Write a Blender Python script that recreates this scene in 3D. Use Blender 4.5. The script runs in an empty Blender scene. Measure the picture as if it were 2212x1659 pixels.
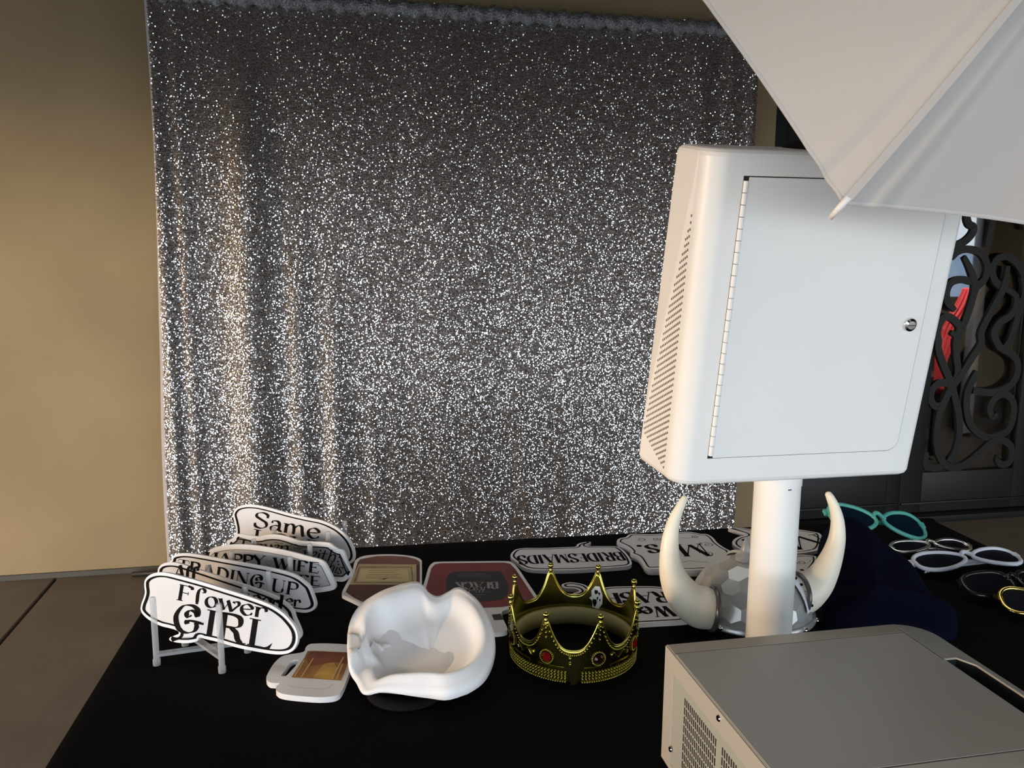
import bpy, bmesh, math, random
import numpy as np
from mathutils import Vector, Matrix
random.seed(7); rng = np.random.default_rng(7)
sc = bpy.context.scene
COL = sc.collection
R = math.radians

# ------------------------------------------------------------------ camera, sky, lights, exposure
CW, CH, FPX = 2212.0, 1659.0, 1792.0
YAW, PITCH, ROLL, HCAM = R(11.52), R(9.16), R(.468), 1.41
fw = Vector((math.sin(YAW)*math.cos(PITCH), math.cos(YAW)*math.cos(PITCH), -math.sin(PITCH)))
rt = Vector((math.cos(YAW), -math.sin(YAW), 0)); up = rt.cross(fw)
cr_, sr_ = math.cos(ROLL), math.sin(ROLL)
rt, up = cr_*rt + sr_*up, -sr_*rt + cr_*up
CP = Vector((0, 0, HCAM))
cam = bpy.data.cameras.new('camera'); cam.sensor_width = 36; cam.lens = 36*FPX/CW
cam.clip_start = .02
camo = bpy.data.objects.new('camera', cam); COL.objects.link(camo)
m = Matrix.Identity(4)
for i in range(3):
    m[i][0], m[i][1], m[i][2], m[i][3] = rt[i], up[i], -fw[i], CP[i]
camo.matrix_world = m
sc.camera = camo

sc.view_settings.view_transform = 'Standard'
sc.view_settings.look = 'None'
sc.view_settings.gamma = 1.0
sc.view_settings.use_curve_mapping = False
sc.view_settings.exposure = 0.0

w = bpy.data.worlds.new('world'); sc.world = w; w.use_nodes = True
bg = w.node_tree.nodes['Background']
bg.inputs['Color'].default_value = (.80, .90, 1.0, 1)
bg.inputs['Strength'].default_value = 3.6

def area(name, loc, target, sx, sy, power, color, spread=180):
    l = bpy.data.lights.new(name, 'AREA'); l.shape = 'RECTANGLE'; l.size = sx; l.size_y = sy
    l.energy = power; l.color = color; l.spread = R(spread)
    o = bpy.data.objects.new(name, l); COL.objects.link(o)
    o.location = loc
    o.rotation_euler = (Vector(target)-Vector(loc)).to_track_quat('-Z', 'Y').to_euler()
    return o
area('sky_glow', (-2.0, -12.0, 1.45), (.2, 3.7, 1.5), 14.0, 1.3, 440, (.97, .98, 1.0))
area('table_fill', (.55, 2.2, 2.78), (.55, 1.9, 0), 2.6, 1.4, 5.0, (1, .95, .88), 90)  # added fill with no visible source, lifts the flat signs on the table
area('evening_light', (-7.4, .7, 1.60), (.4, 1.9, 1.3), 1.6, .45, 430, (1, .66, .34))

# ------------------------------------------------------------------ geometry of the view: a pixel's ray meets a real plane
def ray(x, y): return fw + rt*((x-CW/2)/FPX) - up*((y-CH/2)/FPX)
def at_z(x, y, z):
    d = ray(x, y); return CP + d*((z-CP.z)/d.z)
def at_y(x, y, Y):
    d = ray(x, y); return CP + d*((Y-CP.y)/d.y)
def at_p(x, y, o, n):
    d = ray(x, y); return CP + d*((o-CP).dot(n)/d.dot(n))

# ------------------------------------------------------------------ materials
MATS = {}
def mat(name, col, rough=.5, metal=0., var=.06, vscale=8., bump=0., bscale=40., spec=.5, trans=0., emis=None, alpha=1., sheen=0.):
    if name in MATS: return MATS[name]
    M = bpy.data.materials.new(name); M.use_nodes = True; MATS[name] = M
    nt = M.node_tree; b = nt.nodes['Principled BSDF']
    tc = nt.nodes.new('ShaderNodeTexCoord')
    nz = nt.nodes.new('ShaderNodeTexNoise'); nz.inputs['Scale'].default_value = vscale; nz.inputs['Detail'].default_value = 4
    nt.links.new(tc.outputs['Object'], nz.inputs['Vector'])
    rp = nt.nodes.new('ShaderNodeValToRGB')
    rp.color_ramp.elements[0].position = .3; rp.color_ramp.elements[1].position = .7
    rp.color_ramp.elements[0].color = (*[c*(1-var) for c in col], 1)
    rp.color_ramp.elements[1].color = (*[min(1, c*(1+var)) for c in col], 1)
    nt.links.new(nz.outputs['Fac'], rp.inputs['Fac']); nt.links.new(rp.outputs['Color'], b.inputs['Base Color'])
    b.inputs['Roughness'].default_value = rough; b.inputs['Metallic'].default_value = metal
    b.inputs['Specular IOR Level'].default_value = spec
    b.inputs['Transmission Weight'].default_value = trans
    b.inputs['Alpha'].default_value = alpha
    b.inputs['Sheen Weight'].default_value = sheen
    if emis: b.inputs['Emission Color'].default_value = (*emis[0], 1); b.inputs['Emission Strength'].default_value = emis[1]
    if bump:
        n2 = nt.nodes.new('ShaderNodeTexNoise'); n2.inputs['Scale'].default_value = bscale; n2.inputs['Detail'].default_value = 5
        nt.links.new(tc.outputs['Object'], n2.inputs['Vector'])
        bp = nt.nodes.new('ShaderNodeBump'); bp.inputs['Strength'].default_value = bump; bp.inputs['Distance'].default_value = .01
        nt.links.new(n2.outputs['Fac'], bp.inputs['Height']); nt.links.new(bp.outputs['Normal'], b.inputs['Normal'])
    return M
plaster = mat('ochre_plaster', (.345, .262, .145), .85, var=.13, vscale=1.6, bump=.12, bscale=14)
concrete = mat('brown_concrete', (.134, .114, .090), .8, var=.22, vscale=2.2, bump=.25, bscale=9)
gapdark = mat('joint_dirt', (.03, .022, .016), .9)
soffit = mat('dark_soffit', (.07, .055, .042), .9)
cloth_black = mat('black_polyester', (.0042, .0042, .0044), .9, spec=.05, var=.1, bump=.05, bscale=200)
paint_black = mat('black_iron_paint', (.011, .012, .012), .5, spec=.35)
white_pvc = mat('white_foam_board', (.78, .77, .77), .3, var=.02)
ink = mat('black_ink', (.008, .007, .007), .8, spec=.06)
ink_soft = mat('faded_black_ink', (.03, .028, .026), .55, spec=.3)
acrylic = mat('clear_acrylic', (.55, .56, .57), .12, var=.0, alpha=.42)
enamel = mat('white_powder_coat', (.76, .755, .735), .38, var=.012, spec=.4)
chrome = mat('chrome', (.75, .76, .78), .1, 1.)
dark_gap = mat('dark_gap', (.01, .01, .01), .8)

# ------------------------------------------------------------------ mesh helpers
def link(o, parent=None):
    COL.objects.link(o)
    if parent: o.parent = parent
    return o
def mesh(name, verts, faces, material, parent=None, smooth=False, angle=None):
    me = bpy.data.meshes.new(name)
    me.from_pydata([tuple(v) for v in verts], [], faces)
    me.materials.append(material)
    if smooth: me.shade_smooth()
    me.update()
    o = bpy.data.objects.new(name, me)
    if angle is not None:
        me.shade_smooth(); me.set_sharp_from_angle(angle=R(angle))
    return link(o, parent)
def from_bm(name, bm, material, parent=None, smooth=False, angle=None):
    me = bpy.data.meshes.new(name); bm.to_mesh(me); bm.free(); me.materials.append(material)
    if smooth or angle is not None: me.shade_smooth()
    if angle is not None: me.set_sharp_from_angle(angle=R(angle))
    return link(bpy.data.objects.new(name, me), parent)
def tag(o, label=None, cat=None, group=None, kind=None):
    if label: o['label'] = label
    if cat: o['category'] = cat
    if group: o['group'] = group
    if kind: o['kind'] = kind
    return o
def thing(name, label, cat, loc=(0, 0, 0), group=None):
    o = bpy.data.objects.new(name, None); COL.objects.link(o); o.empty_display_size = .05
    o.location = loc
    o.matrix_world = Matrix.Translation(loc)
    return tag(o, label, cat, group)
def rel(o, parent):              # parent while keeping world coordinates baked in the mesh
    o.parent = parent
    o.matrix_parent_inverse = parent.matrix_world.inverted()
    return o
def box_bm(x0, x1, y0, y1, z0, z1, bev=0., seg=2, bm=None):
    b = bmesh.new()
    vs = [b.verts.new((x, y, z)) for x in (x0, x1) for y in (y0, y1) for z in (z0, z1)]
    for f in ((0, 1, 3, 2), (4, 6, 7, 5), (0, 4, 5, 1), (2, 3, 7, 6), (0, 2, 6, 4), (1, 5, 7, 3)): b.faces.new([vs[i] for i in f])
    if bev: bmesh.ops.bevel(b, geom=b.edges[:], offset=bev, segments=seg, affect='EDGES', profile=.5)
    return b
def box(name, x0, x1, y0, y1, z0, z1, material, parent=None, bev=0., seg=2):
    return from_bm(name, box_bm(x0, x1, y0, y1, z0, z1, bev, seg), material, parent, angle=35)
def catmull(pts, n=6, closed=False):
    P = [Vector(p) for p in pts]; out = []; N = len(P)
    rng_ = range(N) if closed else range(N-1)
    for i in rng_:
        p1, p2 = P[i], P[(i+1) % N]
        p0 = P[i-1] if (closed or i > 0) else p1*2-p2
        p3 = P[(i+2) % N] if (closed or i+2 < N) else p2*2-p1
        for k in range(n):
            t = k/n
            out.append(.5*((2*p1)+(p2-p0)*t+(2*p0-5*p1+4*p2-p3)*t*t+(3*p1-p0-3*p2+p3)*t**3))
    if not closed: out.append(P[-1].copy())
    return out
class MB:
    def __init__(s): s.v = []; s.f = []
    def add(s, V, F):
        b = len(s.v); s.v += [tuple(p) for p in V]; s.f += [tuple(i+b for i in f) for f in F]
    def tube(s, path, rad, n=8, caps=True, closed=False):
        P = [Vector(p) for p in path]; N = len(P)
        rr = rad if isinstance(rad, (list, tuple)) else [rad]*N
        T = []
        for i in range(N):
            a = P[i-1] if (i > 0 or closed) else P[i]; b = P[(i+1) % N] if (i < N-1 or closed) else P[i]
            d = (b-a); T.append(d.normalized() if d.length > 1e-9 else Vector((0, 0, 1)))
        u = T[0].orthogonal().normalized(); V = []
        for i in range(N):
            u = (u-T[i]*u.dot(T[i]))
            u = u.normalized() if u.length > 1e-6 else T[i].orthogonal().normalized()
            q = T[i].cross(u)
            for k in range(n):
                a = 2*math.pi*k/n; V.append(P[i]+(u*math.cos(a)+q*math.sin(a))*rr[i])
        F = []
        for i in range(N if closed else N-1):
            j = (i+1) % N
            for k in range(n):
                F.append((i*n+k, i*n+(k+1) % n, j*n+(k+1) % n, j*n+k))
        if caps and not closed:
            F.append(tuple(reversed(range(n)))); F.append(tuple((N-1)*n+k for k in range(n)))
        s.add(V, F)
    def strip(s, path, halfw, halft, normal, taper=None):      # flat bar of rectangular section swept along a path
        P = [Vector(p) for p in path]; N = len(P); nn = Vector(normal).normalized(); V = []
        for i in range(N):
            a, b = P[max(i-1, 0)], P[min(i+1, N-1)]
            t = (b-a).normalized(); q = nn.cross(t).normalized()
            h = halfw if taper is None else halfw*taper(i/(N-1))
            for sx, sz in ((-1, -1), (1, -1), (1, 1), (-1, 1)): V.append(P[i]+q*h*sx+nn*halft*sz)
        F = []
        for i in range(N-1):
            for k in range(4): F.append((i*4+k, i*4+(k+1) % 4, (i+1)*4+(k+1) % 4, (i+1)*4+k))
        F += [(3, 2, 1, 0), tuple((N-1)*4+k for k in range(4))]
        s.add(V, F)
    def ball(s, c, r, nu=8, nv=5, sc=(1, 1, 1)):
        V = [(c[0], c[1], c[2]-r*sc[2])]; F = []
        for j in range(1, nv):
            ph = -math.pi/2+math.pi*j/nv
            for k in range(nu):
                a = 2*math.pi*k/nu
                V.append((c[0]+r*sc[0]*math.cos(ph)*math.cos(a), c[1]+r*sc[1]*math.cos(ph)*math.sin(a), c[2]+r*sc[2]*math.sin(ph)))
        V.append((c[0], c[1], c[2]+r*sc[2])); top = len(V)-1
        for k in range(nu):
            F.append((0, 1+(k+1) % nu, 1+k)); F.append((top, top-nu+k, top-nu+(k+1) % nu))
            for j in range(nv-2):
                a = 1+j*nu; F.append((a+k, a+(k+1) % nu, a+nu+(k+1) % nu, a+nu+k))
        s.add(V, F)
    def lathe(s, c, prof, n=32, axis=None):
        M = Matrix.Identity(3) if axis is None else Vector((0, 0, 1)).rotation_difference(Vector(axis)).to_matrix()
        V = []; F = []; N = len(prof)
        for r_, z_ in prof:
            for k in range(n):
                a = 2*math.pi*k/n; V.append(Vector(c)+M @ Vector((r_*math.cos(a), r_*math.sin(a), z_)))
        for i in range(N-1):
            for k in range(n): F.append((i*n+k, i*n+(k+1) % n, (i+1)*n+(k+1) % n, (i+1)*n+k))
        F.append(tuple(reversed(range(n)))); F.append(tuple((N-1)*n+k for k in range(n)))
        s.add(V, F)
    def cuboid(s, o, ax, ay, az):        # corner-centred box from centre and three half axes
        o, ax, ay, az = map(Vector, (o, ax, ay, az)); V = [o+ax*i+ay*j+az*k for i in (-1, 1) for j in (-1, 1) for k in (-1, 1)]
        s.add(V, [(0, 1, 3, 2), (4, 6, 7, 5), (0, 4, 5, 1), (2, 3, 7, 6), (0, 2, 6, 4), (1, 5, 7, 3)])
    def build(s, name, material, parent=None, smooth=False, angle=None):
        o = mesh(name, s.v, s.f, material, None, smooth, angle)
        bm = bmesh.new(); bm.from_mesh(o.data); bmesh.ops.recalc_face_normals(bm, faces=bm.faces); bm.to_mesh(o.data); bm.free()
        if parent: rel(o, parent)
        return o

T = .745        # height of the table top (cloth surface)
WY = 3.73       # wall plane

# ------------------------------------------------------------------ setting
bpy.context.view_layer.update()
fl = mesh('floor', [(-7, -9, -.03), (7, -9, -.03), (7, 8, -.03), (-7, 8, -.03), (-7, -9, -.2), (7, -9, -.2), (7, 8, -.2), (-7, 8, -.2)],
          [(0, 1, 2, 3), (7, 6, 5, 4), (0, 4, 5, 1), (1, 5, 6, 2), (2, 6, 7, 3), (3, 7, 4, 0)], gapdark)
tag(fl, kind='structure')
xs = [-7, -3.85, -1.24, 1.36, 3.96, 7]; ys = [-9, -6.5, -4.0, -1.6, .9, 3.735]
for i in range(5):
    for j in range(5):
        o = box('slab', xs[i]+.006, xs[i+1]-.006, ys[j]+.006, ys[j+1]-.006, -.03, 0, concrete, None, .004, 1)
        rel(o, fl)
wb = box('wall_back', -7, 2.02, WY, WY+.3, -.03, 3.0, plaster); tag(wb, kind='structure')
wr = box('wall_right', 3.72, 7, WY, WY+.3, -.03, 3.0, plaster); tag(wr, kind='structure')
wt = box('wall_over_door', 2.02, 3.72, WY, WY+.3, 2.5, 3.0, plaster); tag(wt, kind='structure')
bb = box('baseboard_back', -7, 2.02, WY-.012, WY+.01, 0, .022, mat('grey_base_strip', (.10, .10, .09), .9)); tag(bb, kind='structure')  # thin grey strip along the foot of the wall
ce = box('ceiling', -7, 7, -1.0, 8, 2.85, 3.0, soffit); tag(ce, kind='structure')
be = box('shade_header_1', -7, 7, -1.0, -.85, 1.66, 3.0, soffit); tag(be, kind='structure')  # unseen header, hung low to shade the upper wall
b2 = box('shade_header_2', -5.2, -5.0, -.85, WY, 1.66, 3.0, soffit); tag(b2, kind='structure')  # second unseen header, added to keep side light off the wall top
ws = box('wall_side', 6.4, 6.6, -.85, 8, -.03, 3.0, plaster); tag(ws, kind='structure')

# door with iron scrollwork
dr = bpy.data.objects.new('door_1', None); COL.objects.link(dr); tag(dr, kind='structure')
DY = WY+.03
def leafbox(name, x0, x1, z0, z1, dy=0., t=.05, parent=dr, mt=paint_black, bev=.004):
    return rel(box(name, x0, x1, DY+dy, DY+dy+t, z0, z1, mt, None, bev), parent)
leafbox('door_frame', 2.02, 2.09, 0, 2.5, -.02, .12); leafbox('door_frame', 3.67, 3.72, 0, 2.5, -.02, .12); leafbox('door_frame', 2.09, 3.67, 2.42, 2.5, -.02, .12)
leafbox('threshold', 2.02, 3.72, 0, .035, -.06, .16)
def door_leaf(x0, x1, ox0, ox1, oz0, oz1):
    leafbox('stile', x0, ox0, .04, 2.41); leafbox('stile', ox1, x1, .04, 2.41)
    leafbox('rail', ox0, ox1, .04, oz0); leafbox('rail', ox0, ox1, oz1, 2.41)
    leafbox('rail_moulding', x0+.01, x1-.01, .085, .10, -.012, .02)
    glass = mat('door_glass', (.9, .95, .95), .03, var=.01, trans=1.)
    leafbox('glass_pane', ox0, ox1, oz0, oz1, .045, .006, mt=glass, bev=0)
door_leaf(2.10, 2.869, 2.23, 2.79, .26, 2.25)
door_leaf(2.87, 3.66, 3.00, 3.56, .26, 2.25)
K = lambda x, y: at_y(1980+x/5.927, 480+y/5.927, DY)
L = lambda x, y: at_y(1980+x/5.185, 740+y/5.185, DY)
scrolls = [
 [L(410,480),L(330,640),L(265,800),L(232,1000),L(242,1200),L(310,1350),L(430,1410),L(570,1350),L(720,1230),L(850,1115),L(960,1095),L(1060,1160),L(1068,1280),L(1020,1360),L(940,1360),L(915,1300),L(950,1270)],
 [L(370,1340),L(450,1200),L(490,1000),L(480,800),L(440,620),L(385,430),L(310,250),L(255,80),K(290,1520),K(280,1400),K(340,1240),K(430,1215),K(530,1290),K(560,1370),K(510,1440),K(450,1410)],
 [L(420,500),L(330,450),L(225,480),L(165,580),L(190,690),L(260,715),L(330,650)],
 [L(115,1230),L(95,1310),L(125,1390),L(220,1410),L(320,1380)],
 [L(700,330),L(620,470),L(580,600),L(575,760),L(625,930),L(760,1050),L(900,1060),L(1040,980),L(1100,810),L(1090,660),L(1000,580),L(890,630),L(835,740),L(865,840),L(920,800)],
 [L(430,480),L(540,330),L(640,170),L(740,10),K(850,1400),K(1000,1100),K(1130,850),K(1195,560)],
 [L(650,540),L(830,565),L(1000,530),L(1130,400),L(1150,230),L(1080,130),L(960,60),K(1060,1560),K(1010,1430),K(1080,1290),K(1210,1210),K(1295,1080),K(1290,940),K(1160,860)],
 [L(430,470),L(480,330),L(470,180),L(460,0),K(560,1450),K(650,1250),K(735,1000),K(770,800),K(710,600),K(630,440)],
 [K(470,450),K(560,370),K(700,345),K(850,400),K(930,550),K(900,720),K(800,830),K(770,930)],
 [K(750,765),K(600,735),K(470,775),K(410,900),K(430,1030),K(520,1130)],
 [K(500,310),K(640,250),K(740,150),K(760,60),K(700,20),K(680,-80),K(760,-160)],
 [K(1150,850),K(1040,760),K(1000,620),K(1060,480),K(1200,440),K(1330,540),K(1400,700)],
 [K(1400,700),K(1420,900),K(1330,1200),K(1240,1500),L(1010,60)],
]
top = [  # upper part of the same ironwork, behind the umbrella
 [(3.05,1.75),(3.16,1.95),(3.30,2.1),(3.44,2.12),(3.50,2.0),(3.42,1.93)],
 [(3.5,1.55),(3.36,1.72),(3.2,1.8),(3.1,1.95),(3.08,2.1),(3.16,2.16)],
 [(3.28,1.45),(3.3,1.7),(3.24,2.0),(3.28,2.22)]]
paths = [[(p.x, p.z) for p in s] for s in scrolls]+top
for leaf in (0, 1):
    for si, s in enumerate(paths):
        pts = [Vector((x if leaf else 5.79-x, DY+.012+.0011*si, z)) for x, z in s]
        lo, hi = (3.0, 3.56) if leaf else (2.23, 2.79)
        pts = [Vector((min(max(p.x, lo+.012), hi-.012), p.y, min(max(p.z, .272), 2.24))) for p in catmull(pts, 5)]
        q = [pts[0]]
        for p in pts[1:]:
            if (p-q[-1]).length > .004: q.append(p)
        b = MB(); b.strip(q, .019, .010, (0, -1, 0), lambda t: 1.0 if t < .85 else 1.0-(t-.85)*2.5)
        b.build('scroll', paint_black, dr, angle=40)
# what shows dimly through the door: a dim room with an added bright window, a red drape and a grey post
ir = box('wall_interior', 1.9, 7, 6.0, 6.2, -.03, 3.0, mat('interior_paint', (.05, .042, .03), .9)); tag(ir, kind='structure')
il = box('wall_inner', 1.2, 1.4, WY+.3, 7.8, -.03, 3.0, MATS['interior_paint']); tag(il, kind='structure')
wn = bpy.data.objects.new('added_window_1', None); COL.objects.link(wn); tag(wn, kind='structure')  # added window, its glowing panes make the bright patches behind the scrollwork
a, b_ = at_y(2040, 470, 5.95), at_y(2116, 640, 5.95); zm = at_y(2080, 538, 5.95).z
rel(box('added_window_frame', a.x-.5, b_.x+.04, 5.94, 6.0, b_.z-.04, a.z+.5, paint_black, None, .005), wn)
rel(box('pane', a.x-.46, b_.x, 5.92, 5.945, b_.z, zm-.012, mat('glow_pane', (.1, .12, .16), .3, emis=((.34, .46, .66), .62)), None), wn)
rel(box('pane', a.x-.46, b_.x, 5.92, 5.945, zm+.012, a.z+.46, mat('glow_pane_high', (.2, .2, .2), .3, emis=((.80, .86, .95), .85)), None), wn)
V = []; F = []
ctl = [(2026, 850, 9), (2030, 790, 11), (2042, 740, 17), (2056, 700, 18), (2078, 665, 18), (2090, 640, 17), (2096, 622, 15)]
rows9 = catmull([Vector(c) for c in ctl], 5)
for r9 in rows9:
    for i in range(13):
        p = at_y(r9.x-r9.z+2*r9.z*i/12, r9.y, 5.0); V.append((p.x, 5.0+.012*math.sin(i*1.9), p.z))
for j in range(len(rows9)-1):
    for i in range(12):
        k = j*13+i; F.append((k, k+1, k+14, k+13))
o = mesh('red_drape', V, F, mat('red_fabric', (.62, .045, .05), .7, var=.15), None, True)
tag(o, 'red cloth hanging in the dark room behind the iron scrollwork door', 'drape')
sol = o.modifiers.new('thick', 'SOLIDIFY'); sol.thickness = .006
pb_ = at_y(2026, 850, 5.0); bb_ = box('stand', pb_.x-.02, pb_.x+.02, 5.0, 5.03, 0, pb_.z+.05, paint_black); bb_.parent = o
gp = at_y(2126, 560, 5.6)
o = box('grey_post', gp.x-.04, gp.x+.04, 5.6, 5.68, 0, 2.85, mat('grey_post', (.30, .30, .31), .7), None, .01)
tag(o, 'grey wooden post standing in the dark room behind the door', 'post')
area('drape_fill', (4.0, 4.4, 2.4), (4.25, 5.1, .9), .3, .3, 4.5, (1, .9, .82), 60)  # added unseen fill that brightens the drape

# ------------------------------------------------------------------ sequin backdrop
bd = thing('sequin_backdrop', 'tall silver sequin curtain hanging in front of the ochre wall', 'backdrop', (.52, 3.6, 0))
X0, X1, Z0, Z1 = -.72, 1.84, .03, 2.405
def g(x, c, s): return np.exp(-((x-c)/s)**2)
def fold(x, z):
    lo = np.clip((1.9-z)/1.6, 0, 1); hi = 1-lo
    d = .007*np.sin(4.3*x+.5)+.003*np.sin(13.0*x+1.0+.6*z)
    d = d+.055*g(x, -.372, .078)*np.clip((2.25-z)/.5, .05, 1)
    d = d+.026*g(x, -.185, .048)*np.clip((1.8-z)/.7, 0, 1)
    d = d+.023*g(x, -.045, .044)*np.clip((1.4-z)/.7, 0, 1)
    d = d+.009*g(x, .12, .030)*np.clip((.9-z)/.5, 0, 1)
    d = d+.007*g(x, .30, .035)*np.clip((.8-z)/.5, 0, 1)
    d = d+.012*g(x, .74+.16*np.clip(.75-z, 0, 1), .035)*np.clip((.85-z)/.4, 0, 1)
    d = d+.026*g(x, -.70, .03)+.014*g(x, -.62, .03)
    d = d+.020*g(x, 1.56+.08*(2.2-z)/1.2, .06)*np.clip((z-.6)/.8, .2, 1)+.014*g(x, 1.72, .04)+.016*g(x, 1.82, .03)
    d = d+.0022*np.sin(31*x+2*np.sin(1.7*z))*(.2+.8*lo)+.0012*np.sin(57*x+3*z)*lo
    return d
def edge(z):   # left edge swells slightly and spreads at the hem
    return -.012*np.sin(z*2.2)-.03*np.clip((.9-z)/.9, 0, 1)
nx, nz = 300, 60
gx = np.linspace(0, 1, nx+1); gz = np.linspace(Z0, Z1, nz+1)
V = []
for z in gz:
    xx = X0+edge(z)+(X1-X0-edge(z))*gx
    yy = 3.6-fold(xx, z)
    V += list(zip(xx.tolist(), yy.tolist(), [float(z)]*(nx+1)))
F = [(j*(nx+1)+i, j*(nx+1)+i+1, (j+1)*(nx+1)+i+1, (j+1)*(nx+1)+i) for j in range(nz) for i in range(nx)]
base_cloth = mat('grey_mesh_cloth', (.18, .163, .152), .6, .25, var=.15, vscale=30)
o = mesh('curtain', V, F, base_cloth, None, True); rel(o, bd)
# white lining showing along the left edge
V = []; F = []
for j, z in enumerate(np.linspace(.06, 2.36, 30)):
    x = X0+float(edge(z)); V += [(x-.014-.004*math.sin(z*3), 3.612, z), (x+.02, 3.605, z), (x+.02, 3.615, z), (x-.014-.004*math.sin(z*3), 3.617, z)]
for j in range(29):
    for k in range(4): F.append((j*4+k, j*4+(k+1) % 4, (j+1)*4+(k+1) % 4, (j+1)*4+k))
o = mesh('lining', V, F, mat('white_lining', (.42, .40, .42), .6), None, True); rel(o, bd)
# sequins: one small tilted disc each
px, pz = .0064, .0062
nX, nZ = int((X1-X0)/px), int((Z1-Z0)/pz)
ii, jj = np.meshgrid(np.arange(nX), np.arange(nZ))
ii = ii.ravel(); jj = jj.ravel(); n = ii.size
z = Z0+(jj+.5+rng.uniform(-.45, .45, n))*pz
x = X0+edge(z)*(1-ii/nX)+(ii+.5*(jj % 2)+rng.uniform(-.4, .4, n))*px
hz = 1e-3
y = 3.6-fold(x, z)-.0035
dx = (fold(x+hz, z)-fold(x-hz, z))/(2*hz); dz = (fold(x, z+hz)-fold(x, z-hz))/(2*hz)
N = np.stack([-dx, -np.ones(n), -dz], 1)      # surface y = 3.6 - d, facing the room
tilt = rng.normal(0, .19, (n, 2))
N[:, 0] += tilt[:, 0]; N[:, 2] += tilt[:, 1]+.15
N /= np.linalg.norm(N, axis=1)[:, None]
U = np.cross(N, np.tile([0, 0, 1.], (n, 1))); U /= np.linalg.norm(U, axis=1)[:, None]
Wv = np.cross(U, N)
rad = rng.uniform(.0018, .0031, n)
k6 = np.arange(6)*np.pi/3
P = np.stack([x, y, z], 1)
co = (P[:, None, :]+rad[:, None, None]*(np.cos(k6)[None, :, None]*U[:, None, :]+np.sin(k6)[None, :, None]*Wv[:, None, :])).reshape(-1, 3)
me = bpy.data.meshes.new('sequins')
me.vertices.add(n*6); me.vertices.foreach_set('co', co.astype(np.float32).ravel())
me.loops.add(n*6); me.loops.foreach_set('vertex_index', np.arange(n*6, dtype=np.int32))
me.polygons.add(n); me.polygons.foreach_set('loop_start', np.arange(n, dtype=np.int32)*6)
me.polygons.foreach_set('loop_total', np.full(n, 6, dtype=np.int32))
me.update(calc_edges=True); me.validate()
me.materials.append(mat('silver_sequin', (.84, .83, .84), .16, 1., var=.02))
o = link(bpy.data.objects.new('sequins', me)); rel(o, bd); o['kind'] = 'stuff'
# ruffled rod pocket and rod
V = []; F = []
npk = 240
for i in range(npk+1):
    xx = X0+(X1-X0)*i/npk
    for k in range(9):
        a = math.pi*2*k/8; rr = .030+.004*math.sin(i*1.3)+.003*math.sin(i*2.9+k)
        V.append((xx, 3.585-rr*math.cos(a)*.7, 2.375+rr*math.sin(a)+.006*math.sin(i*.7)))
for i in range(npk):
    for k in range(8): F.append((i*9+k, i*9+k+1, (i+1)*9+k+1, (i+1)*9+k))
o = mesh('rod_pocket', V, F, mat('bluegrey_sequin_band', (.34, .375, .41), .3, .7, var=.6, vscale=160, bump=.9, bscale=170), None, True); rel(o, bd)
b = MB(); b.tube([(X0-.05, 3.585, 2.375), (X1+.05, 3.585, 2.375)], .014, 10); b.build('rod', paint_black, bd, True)
for sx in (X0-.0, X1-.03):
    b = MB(); b.tube([(sx+.015, 3.66, 0), (sx+.015, 3.66, 2.36)], .014, 10); b.tube([(sx-.2, 3.66, .015), (sx+.23, 3.66, .015)], .012, 8)
    b.tube([(sx+.015, 3.66, 2.36), (sx+.015, 3.585, 2.375)], .012, 8)
    b.build('stand_pole', paint_black, bd, True)

# ------------------------------------------------------------------ table under a black cloth
TA = R(-1.6); te = Vector((math.cos(TA), math.sin(TA), 0)); tn = Vector((-math.sin(TA), math.cos(TA), 0))
tc0 = Vector((1.455, 1.79, 0))       # back right corner
TW, TD = 1.83, 1.27
def tp(u, v, z): p = tc0-te*u-tn*v; return (p.x, p.y, z)
tb = thing('folding_table', 'long folding table hidden under the black cloth', 'table', tp(TW/2, TD/2, 0))
def slab(u0, u1, v0, v1, z0, z1, name, mt, par, bev=0.):
    V = [tp(u, v, z) for z in (z0, z1) for u, v in ((u0, v0), (u1, v0), (u1, v1), (u0, v1))]
    o = mesh(name, V, [(3, 2, 1, 0), (4, 5, 6, 7), (0, 1, 5, 4), (1, 2, 6, 5), (2, 3, 7, 6), (3, 0, 4, 7)], mt)
    bm_ = bmesh.new(); bm_.from_mesh(o.data); bmesh.ops.recalc_face_normals(bm_, faces=bm_.faces); bm_.to_mesh(o.data); bm_.free()
    rel(o, par); return o
slab(.012, TW-.012, .012, TD-.012, .70, T-.004, 'tabletop', mat('grey_tabletop', (.4, .4, .38), .6), tb)
for u in (.1, TW-.13):
    for v in (.1, TD-.13): slab(u, u+.03, v, v+.03, 0, .70, 'leg', paint_black, tb)
# the cloth: flat top, rounded edge, rippled drop to the floor
per = []
npu, npv = 60, 42
for i in range(npu): per.append((TW*i/npu, 0, (0, -1)))
for i in range(npv): per.append((TW, TD*i/npv, (1, 0)))
for i in range(npu): per.append((TW*(1-i/npu), TD, (0, 1)))
for i in range(npv): per.append((0, TD*(1-i/npv), (-1, 0)))
rings = [(-.03, T), (-.012, T), (-.003, T-.002), (0, T-.008), (.004, T-.05), (.012, T-.3), (.02, T-.55), (.024, .006)]
V = []; F = []; NP = len(per)
for k, (off, z) in enumerate(rings):
    for i, (u, v, (nu, nv)) in enumerate(per):
        q = off+(.016*(T-z)*math.sin(i*.8) if k > 3 else 0)
        cu = u+(nu*q if nu else (0 if 0 < u < TW else 0)); cv = v+nv*q
        V.append(tp(cu, cv, z))
for k in range(len(rings)-1):
    for i in range(NP): F.append((k*NP+i, k*NP+(i+1) % NP, (k+1)*NP+(i+1) % NP, (k+1)*NP+i))
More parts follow.
